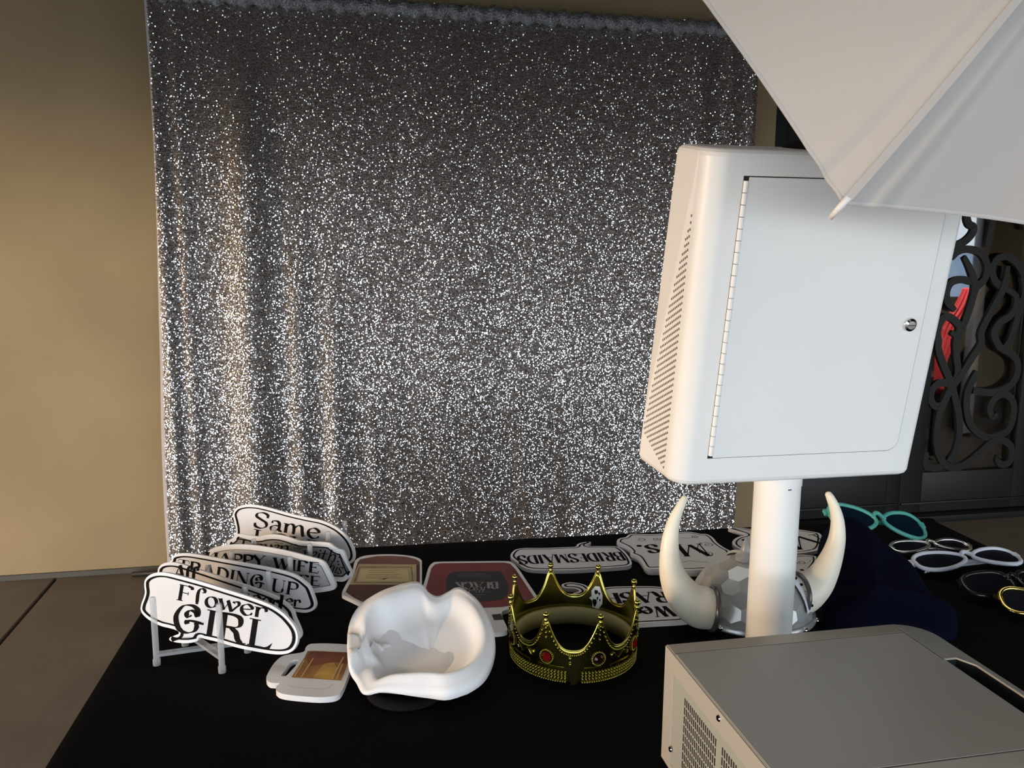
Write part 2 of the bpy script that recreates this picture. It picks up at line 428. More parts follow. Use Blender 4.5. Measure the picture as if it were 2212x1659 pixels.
F.append(tuple(range(NP)))
o = mesh('tablecloth', V, F, cloth_black, None, angle=50)
tag(o, 'plain black tablecloth spread over the prop table', 'tablecloth')

# ------------------------------------------------------------------ pen-drawn lettering
# each glyph: (advance, [(kind, points)]): a = swept curve (pen width by direction), k = thick straight, t = thin straight, d = dot
def bowl(cx, cy, rx, ry): return ('a', [(cx+rx*math.cos(t), cy+ry*math.sin(t)) for t in [math.pi/2+2*math.pi*i/14 for i in range(15)]])
def serif(x, y, w_=.15): return ('t', [(x-w_, y), (x+w_, y)])
GL = {
 'A': (.84, [('t', [(.02,0),(.38,1)]), ('k', [(.37,1),(.70,0)]), ('t', [(.14,.34),(.58,.34)]), serif(.03,0,.1), serif(.70,0,.14)]),
 'B': (.74, [('k', [(.15,0),(.15,1)]), ('a', [(.06,.98),(.36,.98),(.54,.88),(.56,.68),(.42,.54),(.15,.52)]), ('a', [(.15,.52),(.44,.52),(.62,.40),(.63,.18),(.5,.03),(.06,.02)])]),
 'C': (.76, [('a', [(.68,.74),(.62,.92),(.42,1.0),(.2,.88),(.1,.5),(.2,.12),(.42,0),(.62,.08),(.7,.26)])]),
 'D': (.80, [('k', [(.15,0),(.15,1)]), ('a', [(.05,.98),(.42,.96),(.64,.78),(.70,.5),(.64,.22),(.42,.04),(.05,.02)])]),
 'E': (.68, [('k', [(.15,0),(.15,1)]), ('t', [(.04,.98),(.6,.98),(.61,.8)]), ('t', [(.15,.52),(.46,.52)]), ('t', [(.46,.44),(.46,.6)]), ('t', [(.04,.02),(.62,.02),(.64,.22)])]),
 'F': (.72, [('k', [(.15,0),(.15,1)]), ('t', [(.04,.98),(.5,.98)]), ('a', [(.42,.99),(.58,.92),(.6,.80)]), ('t', [(.15,.52),(.46,.52)]), ('t', [(.46,.42),(.46,.62)]), serif(.15,.02,.13)]),
 'G': (.88, [('a', [(.52,.66),(.44,.58),(.38,.68),(.46,.82),(.6,.8),(.68,.68),(.66,.9),(.48,1.02),(.24,.92),(.1,.5),(.22,.08),(.44,-.03),(.64,.08),(.7,.28),(.66,.42)]), ('a', [(.44,.30),(.42,.42),(.6,.45),(.88,.42)])]),
 'H': (.9, [('k', [(.16,0),(.16,1)]), ('k', [(.72,0),(.72,1)]), ('t', [(.16,.5),(.72,.5)]), serif(.16,.02), serif(.16,.98), serif(.72,.02), serif(.72,.98)]),
 'I': (.38, [('k', [(.19,0),(.19,1)]), serif(.19,.02), serif(.19,.98)]),
 'K': (.78, [('k', [(.15,0),(.15,1)]), ('t', [(.15,.42),(.62,.98)]), ('k', [(.32,.58),(.7,0)]), serif(.15,.02), serif(.15,.98), serif(.62,.98,.1), serif(.68,.02,.12)]),
 'L': (.66, [('k', [(.15,0),(.15,1)]), ('t', [(.03,.02),(.5,.02)]), ('p', [(.42,.0),(.62,.0),(.68,.26),(.56,.09)]), serif(.15,.98)]),
 'M': (1.0, [('t', [(.12,0),(.14,1)]), ('k', [(.14,1),(.48,.08)]), ('t', [(.48,.08),(.82,1)]), ('k', [(.82,1),(.84,0)]), serif(.12,.02,.1), serif(.84,.02,.13), serif(.1,.98,.08), serif(.86,.98,.08)]),
 'N': (.86, [('t', [(.12,0),(.12,1)]), ('k', [(.12,1),(.7,0)]), ('t', [(.7,0),(.7,1)]), serif(.12,.02,.1), serif(.08,.98,.08), serif(.7,.98,.1)]),
 'O': (.86, [bowl(.42, .5, .32, .5)]),
 'P': (.68, [('k', [(.15,0),(.15,1)]), ('a', [(.04,.98),(.42,.98),(.6,.86),(.6,.62),(.44,.48),(.15,.46)]), serif(.15,.02)]),
 'R': (.82, [('k', [(.15,0),(.15,1)]), ('a', [(.04,.98),(.42,.98),(.58,.87),(.58,.64),(.44,.52),(.15,.50)]), ('a', [(.34,.5),(.5,.36),(.58,.12),(.7,0),(.8,.03)]), serif(.15,.02)]),
 'S': (.68, [('a', [(.58,.72),(.56,.92),(.36,1.02),(.15,.92),(.12,.72),(.32,.56),(.54,.4),(.56,.16),(.36,-.01),(.13,.07),(.09,.28)])]),
 'T': (.74, [('k', [(.37,0),(.37,1)]), ('t', [(.03,.8),(.05,.98),(.69,.98),(.71,.8)]), serif(.37,.02)]),
 'U': (.86, [('k', [(.15,1),(.15,.3)]), ('a', [(.15,.34),(.2,.06),(.42,-.01),(.62,.08),(.68,.34)]), ('t', [(.68,.3),(.68,1)]), serif(.15,.98), serif(.68,.98,.1)]),
 'V': (.78, [('k', [(.06,1),(.40,0)]), ('t', [(.40,0),(.70,1)]), serif(.06,.98), serif(.7,.98,.1)]),
 'W': (1.08, [('k', [(.06,1),(.32,0)]), ('t', [(.32,0),(.54,.9)]), ('k', [(.50,1),(.76,0)]), ('t', [(.76,0),(1.0,1)]), serif(.06,.98,.12), serif(1.0,.98,.1)]),
 'Y': (.76, [('k', [(.05,1),(.38,.46)]), ('t', [(.38,.46),(.70,1)]), ('k', [(.38,.48),(.38,0)]), serif(.38,.02), serif(.05,.98,.12), serif(.7,.98,.1)]),
 'a': (.58, [('a', [(.1,.48),(.16,.62),(.32,.64),(.42,.5),(.43,.3),(.44,.1),(.56,.02)]), ('a', [(.42,.36),(.24,.34),(.1,.2),(.16,.02),(.32,.04),(.42,.2)])]),
 'd': (.6, [bowl(.26, .31, .2, .31), ('k', [(.48,0),(.48,1)]), serif(.43,.98,.09)]),
 'e': (.58, [('a', [(.1,.30),(.48,.40),(.44,.56),(.28,.64),(.1,.48),(.09,.2),(.26,-.01),(.44,.04),(.52,.18)])]),
 'g': (.6, [bowl(.26, .31, .2, .31), ('a', [(.47,.62),(.48,.2),(.46,-.12),(.3,-.28),(.12,-.22)])]),
 'h': (.62, [('k', [(.13,0),(.13,1)]), ('a', [(.13,.4),(.3,.62),(.46,.54),(.48,.3),(.48,0)]), serif(.08,.98,.08)]),
 'i': (.26, [('k', [(.13,0),(.13,.6)]), ('d', [(.13,.82)])]),
 'l': (.46, [('a', [(.16,0),(.15,.3),(.14,.6),(.17,.86),(.27,1.01),(.39,.95),(.40,.80),(.31,.76)])]),
 'm': (.98, [('k', [(.13,0),(.13,.62)]), ('a', [(.13,.4),(.28,.62),(.42,.56),(.46,.3),(.46,0)]), ('a', [(.46,.4),(.62,.62),(.76,.56),(.80,.3),(.86,.02),(.94,.06)]), serif(.09,.6,.08)]),
 'n': (.64, [('k', [(.13,0),(.13,.62)]), ('a', [(.13,.4),(.3,.62),(.44,.56),(.48,.3),(.48,0)]), serif(.09,.6,.08)]),
 'o': (.58, [bowl(.28, .31, .21, .32)]),
 'r': (.52, [('k', [(.13,0),(.13,.62)]), ('a', [(.13,.38),(.26,.6),(.42,.62),(.48,.48),(.42,.4)]), serif(.1,.6,.1)]),
 's': (.46, [('a', [(.38,.46),(.34,.6),(.2,.64),(.08,.54),(.12,.4),(.32,.26),(.36,.1),(.22,-.01),(.08,.04),(.06,.18)])]),
 't': (.42, [('a', [(.16,.9),(.16,.4),(.17,.1),(.28,0),(.4,.08)]), ('t', [(.0,.6),(.38,.6)])]),
 'u': (.64, [('a', [(.13,.62),(.13,.3),(.17,.06),(.32,0),(.46,.16),(.48,.3)]), ('k', [(.48,.62),(.48,0)])]),
 'v': (.56, [('k', [(.06,.62),(.26,0)]), ('t', [(.26,0),(.46,.62)])]),
 'w': (.88, [('k', [(.04,.64),(.24,0)]), ('t', [(.24,0),(.42,.58)]), ('k', [(.36,.64),(.56,0)]), ('a', [(.56,0),(.70,.26),(.82,.48),(.78,.64),(.64,.62),(.62,.52)]), serif(.04,.62,.1)]),
 'y': (.58, [('k', [(.06,.62),(.28,0)]), ('a', [(.5,.62),(.3,.06),(.18,-.22),(.02,-.24)])]),
 '.': (.26, [('d', [(.12,.06)])]), ':': (.26, [('d', [(.12,.06)]), ('d', [(.12,.46)])]), "'": (.2, [('k', [(.1,1),(.1,.74)])]),
 ' ': (.42, []),
}
def pen(path, wfun):
    P = [Vector(p) for p in path]; N = len(P); V = []; F = []
    for i in range(N):
        a, b = P[max(0, i-1)], P[min(N-1, i+1)]; d = b-a
        d = d.normalized() if d.length > 1e-9 else Vector((1, 0))
        q = Vector((-d.y, d.x))*wfun(d, i/(N-1))*.5
        V += [P[i]+q, P[i]-q]
    return V, [(2*i, 2*i+1, 2*i+3, 2*i+2) for i in range(N-1)]
def text_strokes(s, width, height, thick=.20, thin=.05):
    """returns 2-D vertices and faces of the string set on the x axis, fitted to width and cap height"""
    tot = sum(GL[c][0] for c in s); sx = width/tot; sy = height; V = []; F = []; x = 0; pw = min(sy, 1.15*sx)
    # pen widths in units of the glyph height
    for c in s:
        adv, st = GL[c]
        for kind, pts in st:
            if kind == 'p':
                b = len(V); V += [Vector(((x+u)*sx, v*sy)) for u, v in pts]; F.append(tuple(range(b, b+len(pts)))); continue
            if kind == 'd':
                q = [(pts[0][0]+.085*math.cos(a)*pw/sx, pts[0][1]+.085*math.sin(a)*pw/sy) for a in [2*math.pi*i/12 for i in range(12)]]
                b = len(V); V += [Vector(((x+u)*sx, v*sy)) for u, v in q]; F.append(tuple(range(b, b+12))); continue
            P = [Vector(((x+u)*sx, v*sy)) for u, v in pts]
            if kind == 'a':
                P = catmull(P, 6)
                fn = lambda d, t: pw*(thin+(thick-thin)*abs(d.y*.94-d.x*.34)**1.3)*(1 if .06 < t < .94 else .8)
            elif kind == 'k': fn = lambda d, t: pw*thick
            else: fn = lambda d, t: pw*thin
            v_, f_ = pen(P, fn); b = len(V); V += v_; F += [tuple(i+b for i in f) for f in f_]
        x += adv
    return V, F

def inset_poly(O, d):
    n = len(O); a2 = sum(O[i][0]*O[(i+1) % n][1]-O[(i+1) % n][0]*O[i][1] for i in range(n)); sg = 1 if a2 > 0 else -1
    return [O[i]+Vector((-(O[(i+1) % n]-O[i-1]).y, (O[(i+1) % n]-O[i-1]).x)).normalized()*d*sg for i in range(n)]
class Board:
    """A flat foam-board cut-out: local plane (origin, ue, ve), face normal nn, thickness th."""
    def __init__(s, name, label, o, ue, ve, th=.007, cat='sign', material=None, group=None):
        s.o, s.ue, s.ve = Vector(o), Vector(ue).normalized(), Vector(ve).normalized(); s.nn = s.ue.cross(s.ve); s.th = th
        s.root = thing(name, label, cat, s.o, group); s.mat = material or white_pvc
    def uv(s, px, py):
        p = at_p(px, py, s.o+s.nn*s.th, s.nn)-s.o; return Vector((p.dot(s.ue), p.dot(s.ve)))
    def P(s, q, h=0.): return s.o+s.ue*q[0]+s.ve*q[1]+s.nn*(s.th+h)
    def slab(s, outline, name='board', material=None, th=None, base=0., holes=None, bev=.0012, mt=None):
        th = s.th if th is None else th
        n = len(outline)
        area2 = sum(outline[i][0]*outline[(i+1) % n][1]-outline[(i+1) % n][0]*outline[i][1] for i in range(n))
        if area2 < 0: outline = outline[::-1]
        bm_ = bmesh.new()
        loops = [outline]+(holes or [])
        es = []
        for lp in loops:
            vs = [bm_.verts.new(s.P(q, base-s.th)) for q in lp]
            es += [bm_.edges.new((vs[i], vs[(i+1) % len(vs)])) for i in range(len(vs))]
        if holes: bmesh.ops.triangle_fill(bm_, edges=es, use_beauty=True)
        else: bm_.faces.new(bm_.verts[:])
        r_ = bmesh.ops.extrude_face_region(bm_, geom=bm_.faces[:])
        bmesh.ops.translate(bm_, verts=[v for v in r_['geom'] if isinstance(v, bmesh.types.BMVert)], vec=s.nn*th)
        bmesh.ops.recalc_face_normals(bm_, faces=bm_.faces)
        o = from_bm(name, bm_, material or s.mat, None, angle=40); rel(o, s.root); return o
    def flat(s, V, F, name, material, h=.0005):
        o = mesh(name, [s.P(v, h) for v in V], F, material)
        bm_ = bmesh.new(); bm_.from_mesh(o.data)
        for f in bm_.faces:
            f.normal_update()
            if f.normal.dot(s.nn) < 0: f.normal_flip()
        bm_.to_mesh(o.data); bm_.free()
        rel(o, s.root); return o
    def border(s, outline, inset=.008, w0=.0016, w1=.0045, name='border_line', material=None, h=.0005):
        n = len(outline)
        area2 = sum(outline[i][0]*outline[(i+1) % n][1]-outline[(i+1) % n][0]*outline[i][1] for i in range(n))
        O = outline if area2 > 0 else outline[::-1]
        ins = []
        for i in range(n):
            d = (O[(i+1) % n]-O[i-1]).normalized(); ins.append((O[i]+Vector((-d.y, d.x))*inset, d))
        V = []; 
        for p, d in ins:
            wd = w0+(w1-w0)*abs(d.y)**1.2; q = Vector((-d.y, d.x))*wd*.5; V += [p+q, p-q]
        F = [(2*i, 2*i+1, 2*((i+1) % n)+1, 2*((i+1) % n)) for i in range(n)]
        return s.flat(V, F, name, material or ink, h)
    def face(s, outline, inset=.0066):
        return s.poly(inset_poly(outline, inset), 'face_print_dimmed', mat('ivory_print_dimmed', (.665, .655, .665), .45, var=.015), .0003)  # ivory print, darkened against the margin to imitate a duller sheen
    def write(s, string, p0, p1, height, name='lettering', material=None, thick=.2, thin=.05, h=.0006, shear=0.):
        """p0, p1: baseline start and end (uv)"""
        d = p1-p0; wd = d.length; e = d.normalized(); q = Vector((-e.y, e.x))
        V, F = text_strokes(string, wd, height, thick, thin)
        return s.flat([p0+e*(v[0]+shear*v[1])+q*v[1] for v in V], F, name, material or ink, h)
    def line(s, pts, w0, w1, name='flourish', material=None, h=.0006, n=6):
        V, F = pen(catmull(pts, n), lambda d, t: w0+(w1-w0)*abs(d.y)); return s.flat(V, F, name, material or ink, h)
    def disc(s, c, r_, name='dot', material=None, h=.0006):
        return s.flat([c+Vector((r_*math.cos(a), r_*math.sin(a))) for a in [2*math.pi*i/16 for i in range(16)]], [tuple(range(16))], name, material or ink, h)
    def poly(s, pts, name, material, h=.0004): return s.flat(pts, [tuple(range(len(pts)))], name, material, h)

# ------------------------------------------------------------------ clear rack and the six standing signs
rd = Vector((.46, .888, 0)).normalized(); re_ = Vector((.905, -.425, 0)).normalized()
L0 = at_z(339, 1436, T); R0 = at_z(480, 1452, T)
step = .0705
rack = thing('sign_rack', 'clear acrylic folding rack holding six word signs upright', 'rack', (L0+R0)/2)
Lp = [L0+rd*step*i for i in range(7)]; Rp = [R0+rd*step*i for i in range(7)]
for p in Lp+Rp:
    b = MB(); b.lathe(p, [(.0001, .0), (.0062, .0), (.0062, .010), (.005, .011), (.005, .112), (.0042, .115), (.0001, .1155)], 12)
    b.build('post', acrylic, rack, angle=40)
for i in range(6):
    for a, b2, z in ((Lp[i], Rp[i+1], .018), (Rp[i], Lp[i+1], .026)):
        b = MB(); d = (b2-a); b.cuboid((a+b2)/2+Vector((0, 0, z)), d*.5, Vector((-d.y, d.x, 0)).normalized()*.0055, (0, 0, .0025))
        b.build('crossbar', acrylic, rack)

A_ = lambda x, y: (280+x/3.456, 1060+y/3.456)
S2 = lambda x, y: (480+x/6.9125, 1080+y/6.9125)
S3 = lambda x, y: (300+x/5.821, 1180+y/5.821)
def standing(i, name, label, lean=14, off=.5):
    o = (Lp[i]+Rp[i])/2+rd*step*off; o = Vector((o.x, o.y, T+.03))
    nn = (-rd*math.cos(R(lean))+Vector((0, 0, 1))*math.sin(R(lean))).normalized()
    ve = nn.cross(re_); return Board(name, label, o, re_, ve)
def px_outline(B, pts, n=5): return catmull([B.uv(*p) for p in pts], n, True)

B1 = standing(0, 'speech_bubble_sign', 'white word sign reading Flower GIRL, front of the rack')
out1 = px_outline(B1, [S3(*p) for p in [(68,500),(75,430),(125,370),(220,333),(340,333),(500,370),(800,452),(1100,545),(1400,640),(1650,735),(1800,830),(1900,930),(1970,1030),(1997,1130),(1985,1230),(1930,1315),(1840,1355),(1700,1358),(1500,1328),(1250,1278),(1000,1205),(860,1172),(760,1150),(735,1190),(660,1213),(550,1218),(440,1203),(385,1180),(392,1148),(450,1122),(500,1100),(495,1072),(455,1050),(380,1028),(280,1003),(180,958),(100,905),(42,845),(22,790),(32,720),(60,645),(76,580)]])
B1.slab(out1); B1.face(out1); B1.border(out1, .0065, .0024, .0060)
B1.write('Flower', B1.uv(*S3(470,672)), B1.uv(*S3(1600,915)), .026, thick=.25, thin=.05)
B1.write('GIRL', B1.uv(*S3(400,1035)), B1.uv(*S3(1660,1300)), .0425, thick=.24, thin=.04)

B2 = standing(1, 'speech_bubble_sign', 'white word sign beginning with All, directly behind the Flower GIRL sign')
o2 = [S3(*p) for p in [(232,390),(235,325),(250,265),(305,218),(400,202),(520,220),(800,310),(1100,410),(1400,510),(1650,600),(1800,680),(1880,740),(1935,810),(1965,900),(2010,1000),(2040,1090),(2025,1150),(1960,1190),(1800,1180),(1500,1110),(1200,1040),(900,960),(600,880),(400,800),(280,690),(240,540)]]
out2 = px_outline(B2, o2); B2.slab(out2); B2.face(out2); B2.border(out2, .0065, .0024, .0060)
B2.write('All', B2.uv(*S3(440,400)), B2.uv(*S3(735,440)), .0235, thick=.26, thin=.07)
B2.write('you need', B2.uv(*S3(760,590)), B2.uv(*S3(1800,820)), .027, thick=.24, thin=.06)

B3 = standing(2, 'speech_bubble_sign', 'white word sign reading TRADING UP, third from the front of the rack')
o3 = [S3(*p) for p in [(400,230),(410,175),(435,120),(505,92),(620,88),(800,115),(1100,170),(1400,225),(1700,282),(1900,335),(2010,385),(2095,450)]]+[A_(*p) for p in [(1345,715),(1372,780),(1390,845),(1372,888),(1320,910),(1230,902),(1000,860),(700,800),(480,740),(350,680),(318,600)]]
out3 = px_outline(B3, o3); B3.slab(out3); B3.face(out3); B3.border(out3, .0065, .0024, .0060)
B3.write('TRADING UP', B3.uv(*S3(470,310)), B3.uv(*S3(1990,628)), .0225, thick=.24, thin=.05)
B3.write('er', B3.uv(*S3(1840,738)), B3.uv(*S3(2025,768)), .019, thick=.25, thin=.07)

B4 = standing(3, 'framed_sign', 'grey panelled white sign reading HAPPY WIFE, fourth in the rack')
o4 = [A_(*p) for p in [(572,490),(585,455),(640,422),(760,402),(900,405),(1050,425),(1200,455),(1330,490),(1430,518),(1462,545),(1490,600),(1520,660),(1537,705),(1522,738),(1470,752),(1370,764),(1200,770),(1000,740),(800,690),(640,620),(590,560)]]
out4 = px_outline(B4, o4, 4); B4.slab(out4)
B4.poly(inset_poly(out4, .009), 'panel', mat('pale_grey_print', (.42, .42, .42), .5, var=.12, vscale=14))
B4.border(out4, .010, .0012, .0018, material=mat('grey_ink', (.16, .16, .16), .5))
B4.write('HAPPY', B4.uv(*A_(560,535)), B4.uv(*A_(1010,566)), .0195, thick=.32, thin=.08)
B4.write('WIFE', B4.uv(*A_(1070,578)), B4.uv(*A_(1415,618)), .0195, thick=.32, thin=.08)
B4.write('HAPPY LIFE', B4.uv(*A_(640,650)), B4.uv(*A_(1425,712)), .0175, thick=.3, thin=.08)
hc = B4.uv(*A_(1040,545))
B4.line([hc+Vector(p)*.008 for p in [(0,-.6),(.8,.3),(.5,.8),(0,.35),(-.5,.8),(-.8,.3),(0,-.6)]], .0006, .001, 'heart', MATS['grey_ink'])

B5 = standing(4, 'plaque_sign', 'ornate notched plaque sign with dark script on a grey panel, fifth in the rack')
o5 = [S2(*p) for p in [(70,640),(85,605),(140,580),(180,545),(192,512),(260,508),(420,530),(550,545),(640,527),(760,515),(880,527),(1000,560),(1150,608),(1300,620),(1450,626),(1590,640),(1650,680),(1720,725),(1798,748),(1830,810),(1860,900),(1900,1000),(1950,1095),(1948,1135),(1900,1155),(1850,1195),(1800,1220),(1680,1212),(1300,1180),(900,1080),(500,950),(250,860),(120,780)]]
out5 = px_outline(B5, o5, 3); B5.slab(out5)
B5.poly(inset_poly(out5, .009), 'panel', mat('slate_print', (.20, .21, .21), .5, var=.15, vscale=20))
B5.border(out5, .010, .0022, .0030)
B5.write('Down', B5.uv(*S2(260,720)), B5.uv(*S2(1010,770)), .017, thick=.25, thin=.06, shear=.2)
B5.write('with:', B5.uv(*S2(1190,860)), B5.uv(*S2(1760,935)), .022, thick=.15, thin=.07, shear=.25)
B5.write("this", B5.uv(*S2(1500,1050)), B5.uv(*S2(1780,1110)), .021, thick=.10, thin=.05, shear=.25)
for q in ([(1000,690),(1080,660),(1150,690),(1120,720),(1060,700)], [(1140,745),(1200,712),(1300,720),(1330,760),(1250,790)], [(780,630),(830,640),(880,650),(920,640)]):
    B5.line([B5.uv(*S2(*p)) for p in q], .0007, .0013)

B6 = standing(5, 'speech_bubble_sign', 'white word sign reading Same at the back of the rack')
o6 = [S2(*p) for p in [(215,560),(205,430),(185,330),(162,240),(172,175),(225,110),(310,78),(420,68),(560,84),(750,130),(1000,200),(1250,258),(1450,298),(1600,352),(1750,440),(1880,570),(1950,700),(1975,800),(1968,880),(1935,930),(1880,955),(1700,960),(1300,900),(900,800),(500,700),(280,640)]]
out6 = px_outline(B6, o6); B6.slab(out6); B6.face(out6); B6.border(out6, .0065, .0022, .0050)
B6.write('Same', B6.uv(*S2(450,395)), B6.uv(*S2(1460,588)), .031, thick=.23, thin=.05)
B6.write('LOVE', B6.uv(*S2(440,655)), B6.uv(*S2(1560,875)), .031, thick=.22, thin=.05)

# ------------------------------------------------------------------ flat signs on the cloth
def flat(name, label, cat='sign', th=.008, group=None, z=T+.0006, material=None):
    return Board(name, label, (0, 0, z), (1, 0, 0), (0, 1, 0), th, cat, material, group)
def recentre(B):      # put the Empty at the base of what it carries
    pass
M3 = lambda x, y: (1080+x/3.568, 1040+y/3.568)
MM = lambda x, y: (1300+x/6.379, 1120+y/6.379)
M4 = lambda x, y: (1400+x/4.424, 1040+y/4.424)
M7 = lambda x, y: (700+x/4.424, 1160+y/4.424)
MB_ = lambda x, y: (560+x/9.217, 1370+y/9.217)

Bb = flat('speech_bubble_sign', 'white BRIDESMAIDS sign lying upside down near the back edge of the cloth')
ob = px_outline(Bb, [M3(*p) for p in [(82,580),(95,545),(130,522),(200,513),(350,513),(480,507),(580,503),(592,488),(620,474),(660,467),(700,467),(690,480),(668,490),(690,499),(760,499),(860,499),(910,505),(960,540),(1000,588),(1016,628),(1003,645),(960,656),(800,668),(600,680),(400,683),(250,678),(180,660),(130,622)]])
Bb.slab(ob); Bb.face(ob); Bb.border(ob, .007, .0030, .0042)
Bb.write('BRIDESMAIDS', Bb.uv(*M3(935,545)), Bb.uv(*M3(125,575)), .050, thick=.2, thin=.05)

Bc = flat('speech_bubble_sign', 'white Wedding CRASHER sign lying upside down between the crown and the left horn')
oc = px_outline(Bc, [M3(*p) for p in [(475,795),(530,778),(600,783),(660,800),(700,828),(745,848),(800,822),(860,812),(1000,808),(1200,810),(1380,835),(1500,880),(1560,950),(1550,1030),(1450,1070),(1200,1088),(1000,1098),(800,1095),(620,1070),(520,1010),(500,930),(540,870),(610,848),(580,825),(500,820)]])
Bc.slab(oc); Bc.face(oc); Bc.border(oc, .007, .0030, .0042)
Bc.write('CRASHER', Bc.uv(1472,1278), Bc.uv(1228,1284), .048, thick=.21, thin=.05)
Bc.write('Wedding', Bc.uv(*M3(1308,962)), Bc.uv(*M3(685,985)), .044, thick=.22, thin=.06)

def ornate(B, c, a, b, rot=0.):
    """symmetrical plaque outline of half sizes a, b about c"""
    q = [(1,.0),(.96,.22),(.86,.34),(.84,.5),(.78,.72),(.66,.78),(.52,.80),(.36,.84),(.2,.95),(0,1.0)]
    pts = q+[(-x, y) for x, y in q[-2::-1]]+[(-x, -y) for x, y in q[1:]]+[(x, -y) for x, y in q[-2:0:-1]]
    M_ = Matrix.Rotation(rot, 2)
    return catmull([Vector(c)+M_ @ Vector((x*a, y*b)) for x, y in pts], 4, True)
def spiral(c, r0, turns, a0, sgn=1, n=14):
    return [Vector(c)+Vector((math.cos(a0+sgn*t*turns*2*math.pi), math.sin(a0+sgn*t*turns*2*math.pi)))*r0*(1-t*.85) for t in [i/n for i in range(n+1)]]
def mrs_sign(label, centre, rot, word, z, w0, w1, hgt, px=None):
    B = flat('plaque_sign', label, z=z)
    c = B.uv(*centre)
    O = ornate(B, c, .128, .122, rot) if px is None else px_outline(B, px)
    B.slab(O); B.face(O); B.border(O, .008, .0026, .0034)
    return B, c
mpx = [MM(*p) for p in [(205,315),(240,275),(325,258),(362,228),(420,212),(600,215),(750,214),(850,205),(950,193),(1060,188),(1180,182),(1290,196),(1370,212),(1450,216),(1530,262),(1590,332),(1680,398),(1760,440),(1780,470),(1850,530),(1930,600),(1945,640),(1900,670),(1800,690),(1700,690),(1600,700),(1500,715),(1400,702),(1250,712),(1100,705),(950,690),(800,690),(650,692),(585,660),(545,595),(490,525),(395,480),(402,450),(340,390),(235,340)]]
Bs, cs = mrs_sign('ornate white Mrs. plaque lying upside down behind the left horn', MM(1050,440), 0, 'Mrs.', T+.0090, None, None, None, mpx)
Bs.write('Mrs.', Bs.uv(*MM(1390,350)), Bs.uv(*MM(450,372)), .075, thick=.15, thin=.04)
for q, r0, a0, sg in ((MM(1460,365),.013,1.6,-1),(MM(1460,485),.012,4.4,1),(MM(540,290),.012,3.4,1),(MM(750,285),.010,0,-1),(MM(1640,590),.012,4.,1),(MM(1290,255),.009,1,1)):
    Bs.line(spiral(Bs.uv(*q), r0, 1.3, a0, sg), .0008, .0018)
Bs.line([Bs.uv(*MM(*p)) for p in [(1350,480),(1320,400),(1360,340),(1430,330)]], .0009, .002)
Bs.line([Bs.uv(*MM(*p)) for p in [(1120,610),(1200,585),(1330,600),(1470,605)]], .0007, .0012)
Bs.line([Bs.uv(*MM(*p)) for p in [(1090,265),(1200,275),(1300,250)]], .0007, .0012)
# a twin plaque beneath it, showing along its near and left edges
Bt, ct = mrs_sign('ornate white plaque lying beneath the Mrs. plaque', MM(1050,440), 0, '', T+.0006, None, None, None, [(x+2+(1 if x > 1500 else 0), y+6) for x, y in mpx])

Bm = flat('speech_bubble_sign', 'white oval Mr. speech sign lying upside down behind the white pole')
om = px_outline(Bm, [M4(*p) for p in [(768,450),(800,441),(900,445),(1000,455),(1200,452),(1420,458),(1560,478),(1645,500),(1665,560),(1640,640),(1560,672),(1400,690),(1200,695),(1040,680),(940,660),(850,632),(805,595),(815,560),(860,530),(930,508),(860,480)]])
Bm.slab(om); Bm.face(om); Bm.border(om, .009, .002, .004)
Bm.write('Mr.', Bm.uv(*M4(1625,505)), Bm.uv(*M4(850,560)), .085, thick=.13, thin=.035)
Bu, cu_ = mrs_sign('ornate white plaque lying between the pole and the right horn', (1735, 1240), 0, '', T+.0006, None, None, None,
                   [M4(*p) for p in [(1290,740),(1330,718),(1400,708),(1480,700),(1560,708),(1610,720),(1620,760),(1600,800),(1560,850),(1540,900),(1480,940),(1380,960),(1310,920),(1270,850),(1265,790)]])
Bu.line(spiral(Bu.uv(*M4(1460,775)), .012, 1.3, 2.5, 1), .0008, .0018)
Bu.disc(Bu.uv(*M4(1470,848)), .0045); Bu.disc(Bu.uv(*M4(1395,905)), .0045); Bu.disc(Bu.uv(*M4(1545,760)), .0015)

# beer mug cut-out
Bg = flat('beer_mug_cutout', 'white foam-board beer mug with amber beer, flat on the cloth', 'cutout', .009)
og = px_outline(Bg, [MB_(*p) for p in [(142,880),(162,800),(250,640),(350,520),(455,440),(600,400),(760,378),(860,358),(908,325),(922,270),(985,205),(1100,186),(1400,184),(1700,200),(1900,225),(1960,260),(1940,350),(1880,530),(1810,720),(1720,960),(1640,1130),(1570,1200),(1450,1240),(1200,1255),(900,1238),(600,1208),(430,1175),(352,1125),(332,1080),(355,1020),(410,978),(300,972),(205,955)]], 4)
hole = catmull([Bg.uv(*MB_(*p)) for p in [(438,820),(520,700),(610,565),(690,512),(770,515),(745,600),(660,700),(560,805),(510,832)]], 4, True)
Bg.slab(og, holes=[hole])
Bg.poly([Bg.uv(*MB_(*p)) for p in [(640,862),(900,470),(960,340),(1100,335),(1850,370),(1630,925),(1200,895)]], 'beer_print', None or mat('amber_print', (.36, .16, .035), .5, var=.45, vscale=22))
Bg.poly([Bg.uv(*MB_(*p)) for p in [(1060,880),(1200,700),(1330,560),(1480,560),(1560,700),(1480,905)]], 'beer_glow_print', mat('gold_print', (.48, .27, .05), .5, var=.3, vscale=22), .0005)
Bg.poly([Bg.uv(*MB_(*p)) for p in [(940,480),(1010,345),(1850,372),(1740,600),(1500,560),(1250,600),(1000,640)]], 'beer_dark_print', mat('brown_print', (.17, .045, .014), .5, var=.35, vscale=20), .0006)
